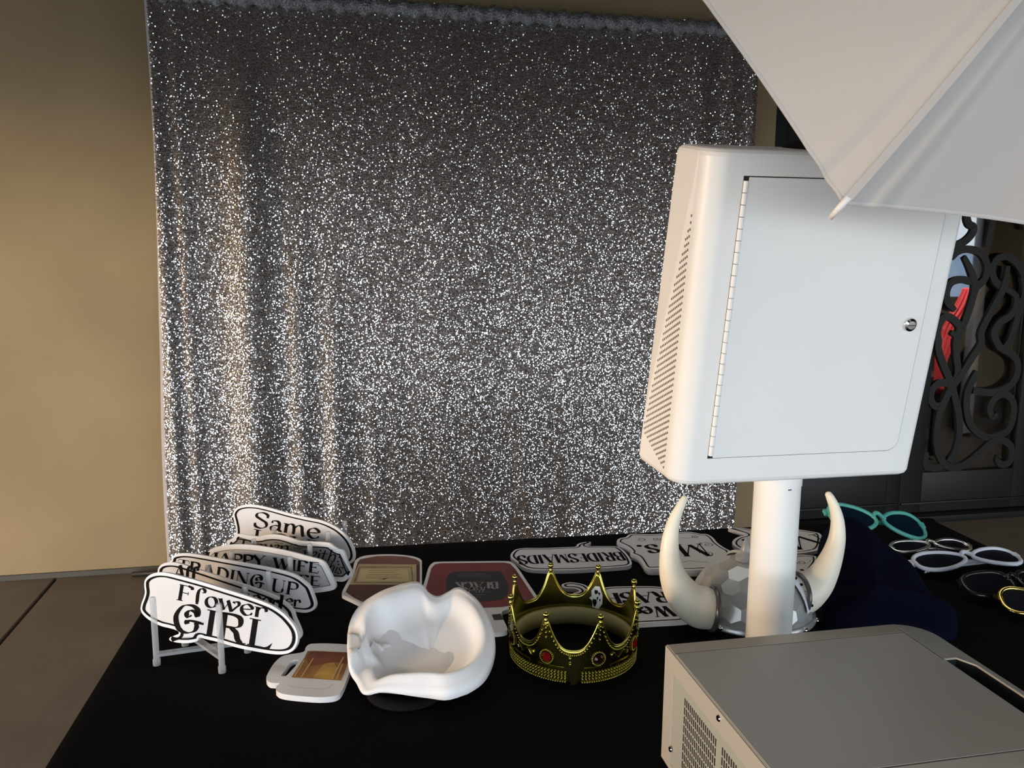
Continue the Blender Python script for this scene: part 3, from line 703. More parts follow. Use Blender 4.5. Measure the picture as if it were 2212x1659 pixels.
for q in ([(700,850),(900,520)], [(830,870),(1080,480)], [(1440,905),(1680,460)], [(1530,915),(1660,600)]):
    Bg.line([Bg.uv(*MB_(*p)) for p in q], .0012, .0022, 'glass_highlight', mat('tan_print', (.55, .36, .16), .5), .0008, 2)
Bg.line([Bg.uv(*MB_(*p)) for p in [(560,1020),(700,1060),(1100,1090),(1350,1080),(1470,1000)]], .0006, .0008, 'glass_outline', mat('faint_print', (.5, .49, .44), .5), .0006)

# two bottle cut-outs
Bj = flat('bottle_cutout', 'foam-board liquor bottle with a cream label, lying behind the white hat', 'cutout')
oj = px_outline(Bj, [M7(*p) for p in [(172,530),(210,450),(268,340),(290,240),(325,203),(385,180),(500,168),(640,165),(780,174),(870,190),(928,218),(935,260),(935,400),(935,520),(900,560),(780,620),(700,680),(680,760),(560,790),(400,760),(380,690),(350,640),(280,600),(185,555)]], 4)
Bj.slab(oj)
Bj.poly([Bj.uv(*M7(*p)) for p in [(205,525),(275,395),(320,245),(345,215),(500,185),(640,182),(780,190),(880,215),(915,240),(915,520),(760,600),(660,640),(390,630),(290,585)]], 'glass_print', mat('dark_red_print', (.085, .022, .016), .5, var=.3, vscale=18))
Bj.poly([Bj.uv(*M7(*p)) for p in [(320,245),(345,215),(500,185),(640,182),(780,190),(880,215),(915,240),(912,268),(330,258)]], 'liquor_print', mat('brown_liquor_print', (.15, .06, .045), .5, var=.3), .0006)
Bj.poly([Bj.uv(*M7(*p)) for p in [(243,458),(332,260),(882,266),(884,461)]], 'label_print', mat('cream_label', (.46, .36, .19), .55, var=.1), .0008)
Bj.poly([Bj.uv(*M7(*p)) for p in [(318,425),(352,310),(800,315),(812,425)]], 'label_centre', mat('cream_label_light', (.58, .46, .24), .55, var=.05), .001)
fr = [Bj.uv(*M7(*p)) for p in [(290,440),(340,290),(835,292),(850,440),(290,440)]]
Bj.line(fr, .004, .004, 'label_frame', mat('label_brown_ink', (.22, .15, .07), .55, var=.5, vscale=120), .0011, 1)
for k in range(5): Bj.line([Bj.uv(*M7(430-8*k, 325+18*k)), Bj.uv(*M7(720+6*k-40*(k % 2), 325+18*k))], .0012, .0012, 'label_rule', MATS['label_brown_ink'], .0013, 1)
Bj.line([Bj.uv(*M7(*p)) for p in [(540,410),(590,402),(560,412),(610,398)]], .0015, .003, 'label_flourish', MATS['label_brown_ink'], .0013)
Bk = flat('bottle_cutout', 'foam-board red bottle with a BLACK label, lying behind the crown', 'cutout')
ok = px_outline(Bk, [M7(*p) for p in [(945,490),(970,390),(1000,290),(1040,247),(1100,236),(1400,232),(1720,230),(1795,242),(1855,300),(1950,440),(2050,590),(2042,622),(1990,640),(1900,668),(1780,688),(1702,712),(1712,780),(1752,872),(1735,900),(1650,914),(1500,918),(1380,900),(1350,800),(1280,700),(1100,640),(980,560)]], 4)
Bk.slab(ok)
Bk.poly([Bk.uv(*M7(*p)) for p in [(975,490),(1025,300),(1060,262),(1120,252),(1720,246),(1780,258),(1830,310),(2010,580),(1880,640),(1700,670),(1450,680),(1200,640),(1010,550)]], 'glass_print', mat('wine_red_print', (.16, .022, .026), .5, var=.35, vscale=14))
Bk.poly(catmull([Bk.uv(*M7(*p)) for p in [(1168,450),(1175,390),(1215,345),(1300,333),(1640,330),(1700,350),(1745,420),(1762,500),(1745,560),(1660,605),(1400,620),(1220,590),(1175,520)]], 4, True), 'label_print', mat('black_label', (.018, .018, .02), .5), .0006)
Bk.write('BLACK', Bk.uv(*M7(1665,432)), Bk.uv(*M7(1255,438)), .034, material=mat('silver_print', (.30, .29, .28), .5), h=.0009)
Bk.write('Red', Bk.uv(*M7(1550,480)), Bk.uv(*M7(1400,484)), .026, material=MATS['silver_print'], thick=.13, thin=.05, h=.0009, shear=.25)
for k in range(4): Bk.line([Bk.uv(*M7(1560+20*k, 352+14*k+(40 if k > 2 else 0))), Bk.uv(*M7(1290-14*k, 354+14*k+(40 if k > 2 else 0)))], .0010, .0010, 'label_rule', MATS['silver_print'], .0009, 1)
for k in range(3): Bk.line([Bk.uv(*M7(1600-50*k, 530+24*k)), Bk.uv(*M7(1440-4*k, 532+24*k))], .0010, .0010, 'label_rule', MATS['silver_print'], .0009, 1)
Bk.poly([Bk.uv(*M7(*p)) for p in [(1600,745),(1690,735),(1715,790),(1625,795)]], 'neck_print', MATS['black_label'], .0006)

# ------------------------------------------------------------------ white cap
cap = thing('white_cap', 'white puffy fabric cap with a black band, left of the gold crown', 'hat', at_z(905, 1455, T))
cap_px = [(752,1410,.052),(753,1355,.062),(775,1318,.075),(812,1296,.085),(850,1278,.092),(888,1262,.100),(908,1262,.100),(925,1280,.092),(945,1288,.088),(968,1278,.092),(985,1269,.095),(1003,1273,.096),(1034,1300,.090),(1058,1340,.082),(1069,1382,.070),(1060,1430,.056),(1032,1468,.046),(972,1494,.038),(925,1491,.036),(880,1485,.038),(835,1478,.040),(808,1482,.036),(785,1488,.030),(772,1462,.036),(758,1440,.042)]
rim = catmull([at_z(x, y, T+h) for x, y, h in cap_px], 4, True)
cc = at_z(930, 1392, T+.058)
NR, NT = 22, len(rim)
def dish(i, t):       # t: 0 centre .. 1 rim
    p = cc.lerp(rim[i], t); lift = -.020*(1-t*t)
    a = math.atan2(rim[i].y-cc.y, rim[i].x-cc.x)
    ridge = .011*math.exp(-((t-.82)/.12)**2)*(1+.35*math.sin(3*a+.8))+.010*math.exp(-((t-.80)/.14)**2)*max(0, -math.sin(a))
    lx, ly = p.x-.105, p.y-1.215
    wv = (.0035*math.sin(38*lx+22*ly)+.0022*math.sin(-30*lx+52*ly+1))*min(1, 1.6*(1-t)+.15)
    cre = .009*math.tanh((ly-.030-.2*lx)/.010)*math.exp(-((lx+.055)/.05)**2)*t     # overlapping crease across the left back
    d = math.hypot(p.x-.022, p.y-1.235); pa = math.atan2(p.y-1.235, p.x-.022)
    pk = .010*math.exp(-(d/.055)**2)*math.sin(5*pa+.6)*min(1, d/.012)                       # gathered pucker at the left end
    return p+Vector((0, 0, lift+ridge+wv+cre+pk))
V = []; F = []
for k in range(NR+1):
    for i in range(NT): V.append(dish(i, k/NR) if k else dish(0, 0))
# underside curling in to the band
band_c = at_z(888, 1462, T); band_r = .072
for s_, zz in ((1.01, -.012), (.93, -.022), (.80, -.022)):
    for i in range(NT):
        p = rim[i]; q = Vector((band_c.x, band_c.y, p.z)).lerp(p, s_) ; V.append(Vector((q.x, q.y, max(T+.022, p.z+zz))))
rows = NR+1+3
for k in range(rows-1):
    for i in range(NT): F.append((k*NT+i, k*NT+(i+1) % NT, (k+1)*NT+(i+1) % NT, (k+1)*NT+i))
F.append(tuple((rows-1)*NT+i for i in range(NT)))
o = mesh('crown_fabric', V, F, mat('white_satin_fabric', (.80, .81, .83), .6, var=.02, spec=.3), None, True); rel(o, cap)
bm_ = bmesh.new(); bm_.from_mesh(o.data); bmesh.ops.remove_doubles(bm_, verts=bm_.verts[:], dist=1e-5); bmesh.ops.recalc_face_normals(bm_, faces=bm_.faces); bm_.to_mesh(o.data); bm_.free(); o.data.shade_smooth()
b = MB(); b.lathe(band_c, [(band_r-.004, .0005), (band_r, .001), (band_r+.001, .012), (band_r, .023), (band_r-.004, .025)], 48)
b.build('band', mat('black_ribbed_band', (.007, .007, .008), .85, spec=.08), cap, angle=40)
b = MB()
vis = []
for i in range(15):
    a = R(200+110*i/14); vis.append((a, 1-((i-7)/7)**2))
V = []; F = []
for a, s_ in vis:
    for rr, zz in ((band_r+.0005, .012), (band_r+.0005+.030*s_, .004), (band_r+.0005+.030*s_, .0015), (band_r+.0005, .009)):
        V.append((band_c.x+rr*math.cos(a), band_c.y+rr*math.sin(a), T+zz))
for i in range(14):
    for k in range(4): F.append((i*4+k, i*4+(k+1) % 4, (i+1)*4+(k+1) % 4, (i+1)*4+k))
b.add(V, F); b.build('visor', MATS['black_ribbed_band'], cap, True)

# ------------------------------------------------------------------ gold crown
gold = mat('gold_plastic', (.42, .37, .085), .2, 1., var=.04)
crc = Vector((.363, 1.254, T+.0005)); CRr = .1035
cw = thing('gold_crown', 'gold toy crown with red gems and ball-tipped points', 'crown', crc)
view_a = math.atan2(-crc.y, -crc.x)          # towards the viewer
ang0 = view_a+R(22.5)
VAL, TIP = .056, .103
def crest(a):
    t = ((a-ang0)/(math.pi/4)) % 1.0; q = min(1., abs(2*t-1)*1.07)
    return VAL+(TIP-VAL)*(q**2.7)
def cr_at(a, z): r_ = CRr*(1+.05*z/TIP+.012*max(0, (z-.06)/.05)); return Vector((crc.x+r_*math.cos(a), crc.y+r_*math.sin(a), crc.z+z))
NA, NZ = 320, 12
V = []; F = []
for i in range(NA):
    a = 2*math.pi*i/NA+ang0; h = crest(a)
    for j in range(NZ+1): V.append(cr_at(a, h*j/NZ))
for i in range(NA):
    i2 = (i+1) % NA
    for j in range(NZ): F.append((i*(NZ+1)+j, i2*(NZ+1)+j, i2*(NZ+1)+j+1, i*(NZ+1)+j+1))
o = mesh('crown_wall', V, F, gold, None, True); rel(o, cw)
sol = o.modifiers.new('thick', 'SOLIDIFY'); sol.thickness = .0012; sol.offset = -1
b = MB(); b.tube([cr_at(2*math.pi*i/NA+ang0, crest(2*math.pi*i/NA+ang0)) for i in range(NA)], .0016, 6, closed=True)
b.build('rim_wire', gold, cw, True)
beads = MB()
def out(a, z, d): p = cr_at(a, z); return p+Vector((math.cos(a), math.sin(a), 0))*d
for i in range(208):
    a = ang0+2*math.pi*i/208; beads.ball(out(a, crest(a)-.007, .0012), .0017, 6, 4)
for i in range(8):
    for z in (.074, .082, .090): beads.ball(out(ang0+i*math.pi/4, z, .001), .0016, 6, 4)
beads.build('bead_trim', gold, cw, True)['kind'] = 'stuff'
rows_ = MB()
seam = view_a+R(1.5)
for r_i, (z, cnt, rr) in enumerate(((.003, 170, .0019), (.0085, 120, .0021), (.0135, 120, .0021), (.0185, 120, .0021))):
    for i in range(cnt):
        a = seam+2*math.pi*(i+.5)/cnt
        if abs((a-seam+math.pi) % (2*math.pi)-math.pi) < R(5.5): continue
        rows_.ball(out(a, z, .0008), rr, 6, 4, (1, 1, .8))
rows_.build('beaded_band', gold, cw, True)['kind'] = 'stuff'
pl = MB()
for i in range(44):
    a = seam+2*math.pi*(i+.5)/44
    if abs((a-seam+math.pi) % (2*math.pi)-math.pi) < R(5): continue
    if i % 4 == 3: continue
    for d in (0,):
        t_ = Vector((-math.sin(a), math.cos(a), 0)); pl.cuboid(out(a, .0255, .0008), t_*.0068, Vector((math.cos(a), math.sin(a), 0))*.0008, (0, 0, .0022))
pl.build('plate_band', gold, cw)['kind'] = 'stuff'
for i in range(8):
    a = ang0+i*math.pi/4
    b = MB(); p = cr_at(a, TIP); b.lathe(p-Vector((0, 0, .004)), [(.0015, 0), (.004, .003), (.0022, .006), (.0018, .008)], 12); b.ball(p+Vector((0, 0, .0085)), .0052, 12, 8)
    b.build('finial', gold, cw, True)
    gc = out(a, .041, .0016); nrm = Vector((math.cos(a), math.sin(a), 0)); tg = Vector((-math.sin(a), math.cos(a), 0))
    red = (i % 2 == 1)
    gm = mat('ruby_gem', (.17, .004, .004), .06, var=.1) if red else mat('garnet_gem', (.015, .002, .003), .1)
    b = MB(); V = [gc+nrm*.0045]; F = []
    for ring, (rr, d) in enumerate(((.0045, .0038), (.0078, .0))):
        for k in range(10):
            t = 2*math.pi*k/10; V.append(gc+nrm*d+(tg*math.cos(t)+Vector((0, 0, 1))*math.sin(t))*rr)
    for k in range(10):
        F.append((0, 1+k, 1+(k+1) % 10)); F.append((1+k, 11+k, 11+(k+1) % 10, 1+(k+1) % 10))
    b.add(V, F); go = b.build('gem', gm, cw)
    b = MB()
    for k in range(24):
        t = 2*math.pi*k/24; b.ball(gc+(tg*math.cos(t)+Vector((0, 0, 1))*math.sin(t))*.0108-nrm*.0005, .0014, 6, 4)
    b.build('gem_setting', gold, cw, True)['kind'] = 'stuff'
    a2 = a+math.pi/8
    if abs((a2-seam+math.pi) % (2*math.pi)-math.pi) < R(10): continue
    b = MB()
    cvs = [(-.022, -.004), (-.026, .002), (-.021, .007), (-.015, .002), (-.008, -.004), (0, .0), (.008, .006), (.014, .002), (.020, -.004), (.026, .001), (.022, .007)]
    b.tube(catmull([out(a2+u/CRr*.72, .040+v*.9, .0012) for u, v in cvs], 3), .0011, 5)
    b.build('scroll_relief', gold, cw, True)
b = MB(); b.cuboid(out(seam, .026, .0012), Vector((-math.sin(seam), math.cos(seam), 0))*.0045, Vector((math.cos(seam), math.sin(seam), 0))*.0008, (0, 0, .0255)); b.build('seam_tab', mat('dark_gold', (.05, .042, .012), .25, .8), cw)
for z in (.034, .044):
    b = MB(); b.ball(out(seam-R(3.3), z, .001), .0027, 8, 6); b.build('rivet', gold, cw, True)
# foam lining
V = []; F = []
for i in range(64):
    a = 2*math.pi*i/64
    for rr, z in ((CRr-.0025, .006), (CRr-.0025, .037), (CRr-.008, .036), (CRr-.0095, .022), (CRr-.008, .006)):
        V.append((crc.x+rr*math.cos(a), crc.y+rr*math.sin(a), crc.z+z))
for i in range(64):
    for k in range(5): F.append((i*5+k, i*5+(k+1) % 5, ((i+1) % 64)*5+(k+1) % 5, ((i+1) % 64)*5+k))
o = mesh('foam_lining', V, F, mat('tan_foam', (.40, .36, .16), .9, var=.08), None, True); rel(o, cw)
# white paper tag inside the back
b = MB(); ta = view_a+math.pi-R(23); V = []; F = []
tg_pts = [(-.5,-1),(.3,-1.05),(.8,-.5),(.75,.3),(.3,1),(-.3,.95),(-.75,.5),(-.7,.0),(-1,-.2),(-.6,-.4)]
def tgp(u, v, d): a = ta-u*.014/CRr; p = cr_at(a, .058+v*.020); return p-Vector((math.cos(a), math.sin(a), 0))*(.0022+d)
b.add([tgp(u, v, 0) for u, v in tg_pts], [tuple(range(len(tg_pts)))]); o = b.build('paper_tag', mat('white_paper', (.62, .64, .60), .7), cw)
b = MB()
for c, s_ in (((-.1,.45),(.25,.22)), ((.3,.35),(.14,.16)), ((.1,.0),(.12,.22)), ((-.25,-.5),(.3,.35)), ((.45,-.2),(.1,.12))):
    b.add([tgp(c[0]+s_[0]*math.cos(t), c[1]+s_[1]*math.sin(t)*(1+.3*math.sin(3*t)), .0004) for t in [2*math.pi*i/14 for i in range(14)]], [tuple(range(14))])
b.build('tag_print', ink, cw)

# ------------------------------------------------------------------ horned helmet
HY = 1.35
hb = at_y(1618, 1372, HY); hc3 = Vector((hb.x, HY, T+.0005))
hm = thing('horned_helmet', 'grey plastic horned helmet standing behind the white pole', 'helmet', hc3)
hrad, hh = .112, .088
plastic = mat('smoky_plastic', (.52, .53, .52), .25, .3, var=.06, trans=.25)
bm_ = bmesh.new(); bmesh.ops.create_icosphere(bm_, subdivisions=3, radius=1.0)
bm_.verts.ensure_lookup_table()
cent = {f.index: f.calc_center_median().normalized() for f in bm_.faces}
V = []; F = []; 
for v in bm_.verts:
    if v.co.z < -.10: continue
    fs = list(v.link_faces); nz_ = v.co.normalized(); u = nz_.orthogonal().normalized(); q = nz_.cross(u)
    fs.sort(key=lambda f: math.atan2((cent[f.index]).dot(q), (cent[f.index]).dot(u)))
    ring = [cent[f.index] for f in fs]; b0 = len(V)
    pc = sum(ring, Vector())/len(ring)
    hmr = 1.0+.012*((v.index*7919) % 10)/10
    for p in ring:
        p = pc+(p-pc); z_ = max(0., p.z)
        V.append((hc3.x+hrad*p.x, hc3.y+hrad*p.y, hc3.z+.010+(hh+.008)*z_))
    F.append(tuple(range(b0, b0+len(ring))))
bm_.free()
o = mesh('dome', V, F, plastic); rel(o, hm)
bm_ = bmesh.new(); bm_.from_mesh(o.data); bmesh.ops.remove_doubles(bm_, verts=bm_.verts[:], dist=1e-5); bmesh.ops.recalc_face_normals(bm_, faces=bm_.faces); bm_.to_mesh(o.data); bm_.free()
dkpl = mat('dark_grey_plastic', (.10, .10, .10), .25, .3)
b = MB(); b.lathe(hc3, [(hrad-.006, 0), (hrad+.003, .0), (hrad+.005, .003), (hrad+.004, .009), (hrad+.002, .012), (hrad-.004, .012)], 56); b.build('rim_band', plastic, hm, angle=40)
for i in range(14):
    a = 2*math.pi*i/14+.2; b = MB(); b.ball(hc3+Vector((math.cos(a)*(hrad+.007), math.sin(a)*(hrad+.005), .0075)), .0055, 10, 6); b.build('stud', chrome, hm, True)
b = MB()
arc = [hc3+Vector((0, -hrad*1.015*math.cos(t), .018+hh*1.03*math.sin(t))) for t in [math.pi*i/24 for i in range(25)]]
V = []; F = []
for i, p in enumerate(arc):
    t = math.pi*i/24; nr = Vector((0, -math.cos(t), math.sin(t)))
    for sx, d in ((-.016, -.002), (-.013, .003), (.013, .003), (.016, -.002)): V.append(p+Vector((sx, 0, 0))+nr*d)
for i in range(24):
    for k in range(3): F.append((i*4+k, i*4+k+1, (i+1)*4+k+1, (i+1)*4+k))
b.add(V, F); b.build('crest_band', plastic, hm, angle=40)
topp = hc3+Vector((-.016, 0, .018+hh))
b = MB(); b.lathe(topp, [(.018, -.004), (.019, .003), (.014, .006), (.011, .008), (.009, .018), (.004, .034), (.001, .038)], 24); b.build('spike', mat('grey_spike', (.30, .30, .29), .3), hm, angle=45)
for i in range(10):
    t = math.pi*(i+1)/11; b = MB(); b.ball(hc3+Vector((.006, -hrad*1.03*math.cos(t), .018+hh*1.05*math.sin(t)+.001)), .0035, 8, 5); b.build('rivet', chrome, hm, True)
# white printed price strip on the right of the front
V = []; F = []
for i in range(9):
    t = R(8+62*i/8); a = R(-52)
    for da in (-.13, .13):
        r_ = hrad*1.02*math.cos(t); V.append(hc3+Vector((r_*math.cos(a+da), r_*math.sin(a+da), .020+hh*1.02*math.sin(t))))
for i in range(8): F.append((2*i, 2*i+1, 2*i+3, 2*i+2))
o = mesh('paper_strip', V, F, mat('white_strip', (.68, .70, .74), .5), None, True); rel(o, hm)
b = MB()
for i in range(6):
    t = R(14+8*i); a = R(-52)+.05; r_ = hrad*1.03*math.cos(t); b.ball(hc3+Vector((r_*math.cos(a), r_*math.sin(a), .020+hh*1.03*math.sin(t))), .0028, 6, 4)
b.build('strip_print', ink, hm)
ivory = mat('ivory_plastic', (.82, .77, .64), .42, var=.06, vscale=14)
def horn(path, Y0, Y1, flip=False):
    ctr = []; rad = []
    for i, (x, y, r_) in enumerate(path):
        px, py = M4(x, y); Yp = Y0+(Y1-Y0)*i/(len(path)-1); p = at_y(px, py, Yp)
        ctr.append(p); rad.append(r_/4.424*(p-CP).dot(fw)/FPX)
    P = catmull([(*p, r_) for p, r_ in zip(ctr, rad)], 6)
    c = [Vector(p[:3]) for p in P]; rr = [p[3] for p in P]
    # rounded tip
    tip = c[-1]; d = (c[-1]-c[-2]).normalized(); r0 = rr[-1]
    for k in range(1, 6):
        a = k/5*math.pi/2*.98; c.append(tip+d*r0*math.sin(a)); rr.append(max(1e-4, r0*math.cos(a)))
    b = MB(); b.tube(c, rr, 28); return b.build('horn', ivory, hm, True), c, rr
h1, c1, r1 = horn([(625,1222,185),(545,1210,198),(470,1188,198),(385,1135,180),(300,1030,158),(238,900,128),(208,750,101),(208,600,84),(228,450,68),(270,320,52),(318,220,40),(346,168,34)], HY-.060, HY-.03)
h2, c2, r2 = horn([(1400,1085,190),(1470,1080,188),(1545,1035,172),(1630,950,150),(1705,830,122),(1765,690,98),(1803,550,80),(1812,420,66),(1800,320,57),(1770,220,47),(1738,150,38),(1726,128,33)], HY-.050, HY-.03)
for c, r_ in ((c1, r1), (c2, r2)):
    d = (c[3]-c[0]).normalized(); u = d.orthogonal().normalized(); q = d.cross(u); o_ = c[1]
    b = MB(); b.tube([o_+(u*math.cos(t)+q*math.sin(t))*(r_[1]+.002) for t in [2*math.pi*i/40 for i in range(40)]], .0045, 10, closed=True)
    b.build('horn_collar', dkpl, hm, True)

# ------------------------------------------------------------------ photo booth kiosk
KX = .665; TH = R(10); ko = Vector((KX, 1.1045, 1.068))
kx, kz = Vector((1, 0, 0)), Vector((0, -math.sin(TH), math.cos(TH))); ky = Vector((0, math.cos(TH), math.sin(TH)))
def kp(x, y, z): return ko+kx*x+ky*y+kz*z
kiosk = thing('photo_booth_kiosk', 'white photo booth head with locked rear door on a pole', 'photo booth', (.671, 1.17, T))
KH, DEP, XL, XR = .480, .112, -.201, .192
def section(z):
    f = z/KH; yc = DEP*(1-f)+.030*f
    P = []
    for i in range(9):                       # right rear corner
        a = R(0-90+90*i/8) ; P.append((XR-.012+.012*math.cos(a), .012+.012*math.sin(a)))
    P.append((XR, DEP-.01)); P.append((XR-.006, DEP))
    xf = -.214+.012*f
    P.append((xf+.008, DEP)); P.append((xf+.001, DEP-.004)); P.append((xf, DEP-.008))
    yk = min(max(yc, .034), DEP-.012); P.append((XL-.0155*(yk-.03)/.08, yk))
    RX, RY = .030, .030
    P.append((XL, RY+.002))
    for i in range(11):
        a = R(180+90*i/10); P.append((XL+RX+RX*math.cos(a), RY+RY*math.sin(a)))
    return P
zs = [(0, .010), (.0015, .005), (.005, .0015), (.010, 0)]+[(.010+(KH-.02)*i/12, 0) for i in range(1, 12)]+[(KH-.010, 0), (KH-.005, .0015), (KH-.0015, .005), (KH, .010)]
V = []; F = []
for z, ins in zs:
    S = section(z); cx = sum(p[0] for p in S)/len(S); n_ = len(S)
    for i, (x, y) in enumerate(S):
        if ins:
            xm, ym = (XL+XR)/2, DEP/2
            x = x-math.copysign(min(ins, abs(x-xm)), x-xm); y = y-math.copysign(min(ins, abs(y-ym)), y-ym)
        V.append(kp(x, y, z))
for k in range(len(zs)-1):
    for i in range(n_): F.append((k*n_+i, k*n_+(i+1) % n_, (k+1)*n_+(i+1) % n_, (k+1)*n_+i))
F.append(tuple(range(n_))[::-1]); F.append(tuple((len(zs)-1)*n_+i for i in range(n_)))
o = mesh('housing', V, F, enamel, None, angle=12); rel(o, kiosk)
bm_ = bmesh.new(); bm_.from_mesh(o.data); bmesh.ops.recalc_face_normals(bm_, faces=bm_.faces); bm_.to_mesh(o.data); bm_.free()
def roundrect(x0, x1, z0, z1, r_l, r_r, n=8):
    P = []
    for cx, cz, a0, r_ in ((x1-r_r, z0+r_r, -90, r_r), (x1-r_r, z1-r_r, 0, r_r), (x0+r_l, z1-r_l, 90, r_l), (x0+r_l, z0+r_l, 180, r_l)):
        for i in range(n+1): a = R(a0+90*i/n); P.append((cx+r_*math.cos(a), cz+r_*math.sin(a)))
    return P
def kplate(name, P, y0, y1, mt, par=kiosk):
    n_ = len(P); V = [kp(x, y0, z) for x, z in P]+[kp(x, y1, z) for x, z in P]
    F = [tuple(range(n_)), tuple(range(2*n_-1, n_-1, -1))]+[(i, n_+i, n_+(i+1) % n_, (i+1) % n_) for i in range(n_)]
    b = MB(); b.add(V, F); return b.build(name, mt, par, angle=30)
dx0, dx1, dz0, dz1 = .5225-KX, .823-KX, .0465, .4455
kplate('door_gap', roundrect(dx0-.0075, dx1+.0016, dz0-.0014, dz1+.0014, .0005, .0185), -.0006, .001, dark_gap)
door = kplate('door', roundrect(dx0, dx1, dz0, dz1, .0008, .018), -.0022, .0002, enamel)
nk = 25
for i in range(nk):
    z0 = dz0+.004+(dz1-dz0-.008)*i/nk; z1 = dz0+.004+(dz1-dz0-.008)*(i+1)/nk-.0008
    b = MB(); b.tube([kp(dx0-.0036, -.0012, z0), kp(dx0-.0036, -.0012, z1)], .0038, 12)
    kn = b.build('hinge_knuckle', enamel, None, angle=40); kn.parent = door; kn.matrix_parent_inverse = door.matrix_world.inverted()
lk = at_p(1962, 700, ko, ky)-ko; lx, lz = lk.dot(kx), lk.dot(kz)
b = MB(); b.lathe(kp(lx, -.002, lz), [(.0100, 0), (.0103, .0015), (.0095, .004), (.006, .006), (.0001, .0064)], 32, axis=-ky)
lock = b.build('lock', chrome, None, angle=25); lock.parent = door; lock.matrix_parent_inverse = door.matrix_world.inverted()
b = MB(); b.cuboid(kp(lx, -.0084, lz), kx*.0055, ky*.0004, kz*.0007); sl = b.build('key_slot', mat('dark_steel', (.05, .05, .05), .4, .6), None); sl.parent = door; sl.matrix_parent_inverse = door.matrix_world.inverted()
# vent holes in the near triangle of the left side
b = MB()
for c in range(20):
    y = .034+.0036*c; z = .018+.0020*c+(.00465 if c % 2 else 0); zmax = .39-.0165*c
    while z < zmax:
        yc_ = DEP*(1-z/KH)+.030*z/KH
        if y < yc_-.004:
            cpt = kp(XL-.0155*(y-.03)/.08-.0004, y, z); V = [cpt+ky*.0015*math.cos(t)+kz*.0020*math.sin(t) for t in [2*math.pi*k/8 for k in range(8)]]
            V2 = [p+kx*.003 for p in V]
            b.add(V+V2, [tuple(range(8))]+[(k, 8+k, 8+(k+1) % 8, (k+1) % 8) for k in range(8)])
        z += .0093
b.build('vent_holes', mat('vent_shadow', (.20, .17, .13), .9), kiosk)['kind'] = 'stuff'
kplate('screen', roundrect(-.17, .17, .04, .44, .01, .01), DEP-.001, DEP+.004, mat('black_screen', (.01, .01, .012), .1))
# pole, collar, base
pl0, pl1 = at_y(1634, 1050, 1.17), at_y(1727, 1040, 1.17); pr_ = (pl1.x-pl0.x)/2*.985; pcx = (pl0.x+pl1.x)/2
pc0 = Vector((pcx-.001, 1.17, T))
b = MB(); b.lathe(pc0, [(pr_*.985, .008), (pr_*.985, .300), (pr_*.985, .345)], 40); b.build('pole', enamel, kiosk, angle=40)
b = MB(); b.lathe(pc0+Vector((0, 0, .302)), [(pr_-.002, 0), (pr_+.0006, .0004), (pr_+.0006, .050), (pr_-.002, .0505)], 40); b.build('collar', enamel, kiosk, angle=40)
nt_ = at_y(1707, 1051, 1.17-pr_); 
b = MB(); b.cuboid(nt_+Vector((0, .006, 0)), (.0028, 0, 0), (0, .006, 0), (0, 0, .0065)); b.build('clamp_slot', mat('slot_dark', (.02, .02, .02), .5), kiosk)
b = MB(); b.lathe(pc0, [(.06, .0005), (.062, .002), (.062, .007), (.058, .009)], 40); b.build('base_plate', enamel, kiosk, angle=40)
# black flash head on top, carrying the umbrella
fp = kp(-.005, DEP*.75, KH-.028)
b = MB(); b.lathe(fp+Vector((0, 0, -.004)), [(.048, 0), (.052, .008), (.050, .030), (.038, .040), (.02, .043)], 28); b.build('flash_head', mat('black_plastic', (.005, .005, .005), .9, spec=.06), kiosk, angle=40)

# ------------------------------------------------------------------ white photo umbrella
UR, UH = .42, .20; ua, ub, uro = R(-15), R(0), R(240)
un = Vector((math.sin(ua)*math.cos(ub), -math.cos(ua)*math.cos(ub), math.sin(ub)))
ue = Vector((0, 0, 1)).cross(un).normalized(); ug = un.cross(ue)
UT = CP+ray(1824, 436)*.9
uv_ = lambda k: ue*math.cos(uro+k*math.pi/4)+ug*math.sin(uro+k*math.pi/4)
uc = UT-uv_(0)*UR
apex = uc+un*UH
umb = thing('photo_umbrella', 'large white photo umbrella, its corner in front of the booth head', 'umbrella', uc)
nyl = mat('white_nylon', (.59, .585, .58), .75, var=.015, vscale=5, spec=.2)
nt = nyl.node_tree; pb = nt.nodes['Principled BSDF']; outn = nt.nodes['Material Output']
tr = nt.nodes.new('ShaderNodeBsdfTranslucent'); tr.inputs['Color'].default_value = (.8, .79, .78, 1)
mx = nt.nodes.new('ShaderNodeMixShader'); mx.inputs['Fac'].default_value = .22
nt.links.new(pb.outputs[0], mx.inputs[1]); nt.links.new(tr.outputs[0], mx.inputs[2]); nt.links.new(mx.outputs[0], outn.inputs['Surface'])
def ribp(k, t): # along rib k: t=0 apex, 1 tip
    r_ = UR*t; h = UH*math.cos(t*math.pi/2)**.9 if t < 1 else 0
    return uc+uv_(k)*r_+un*(UH*(1-t**1.55))
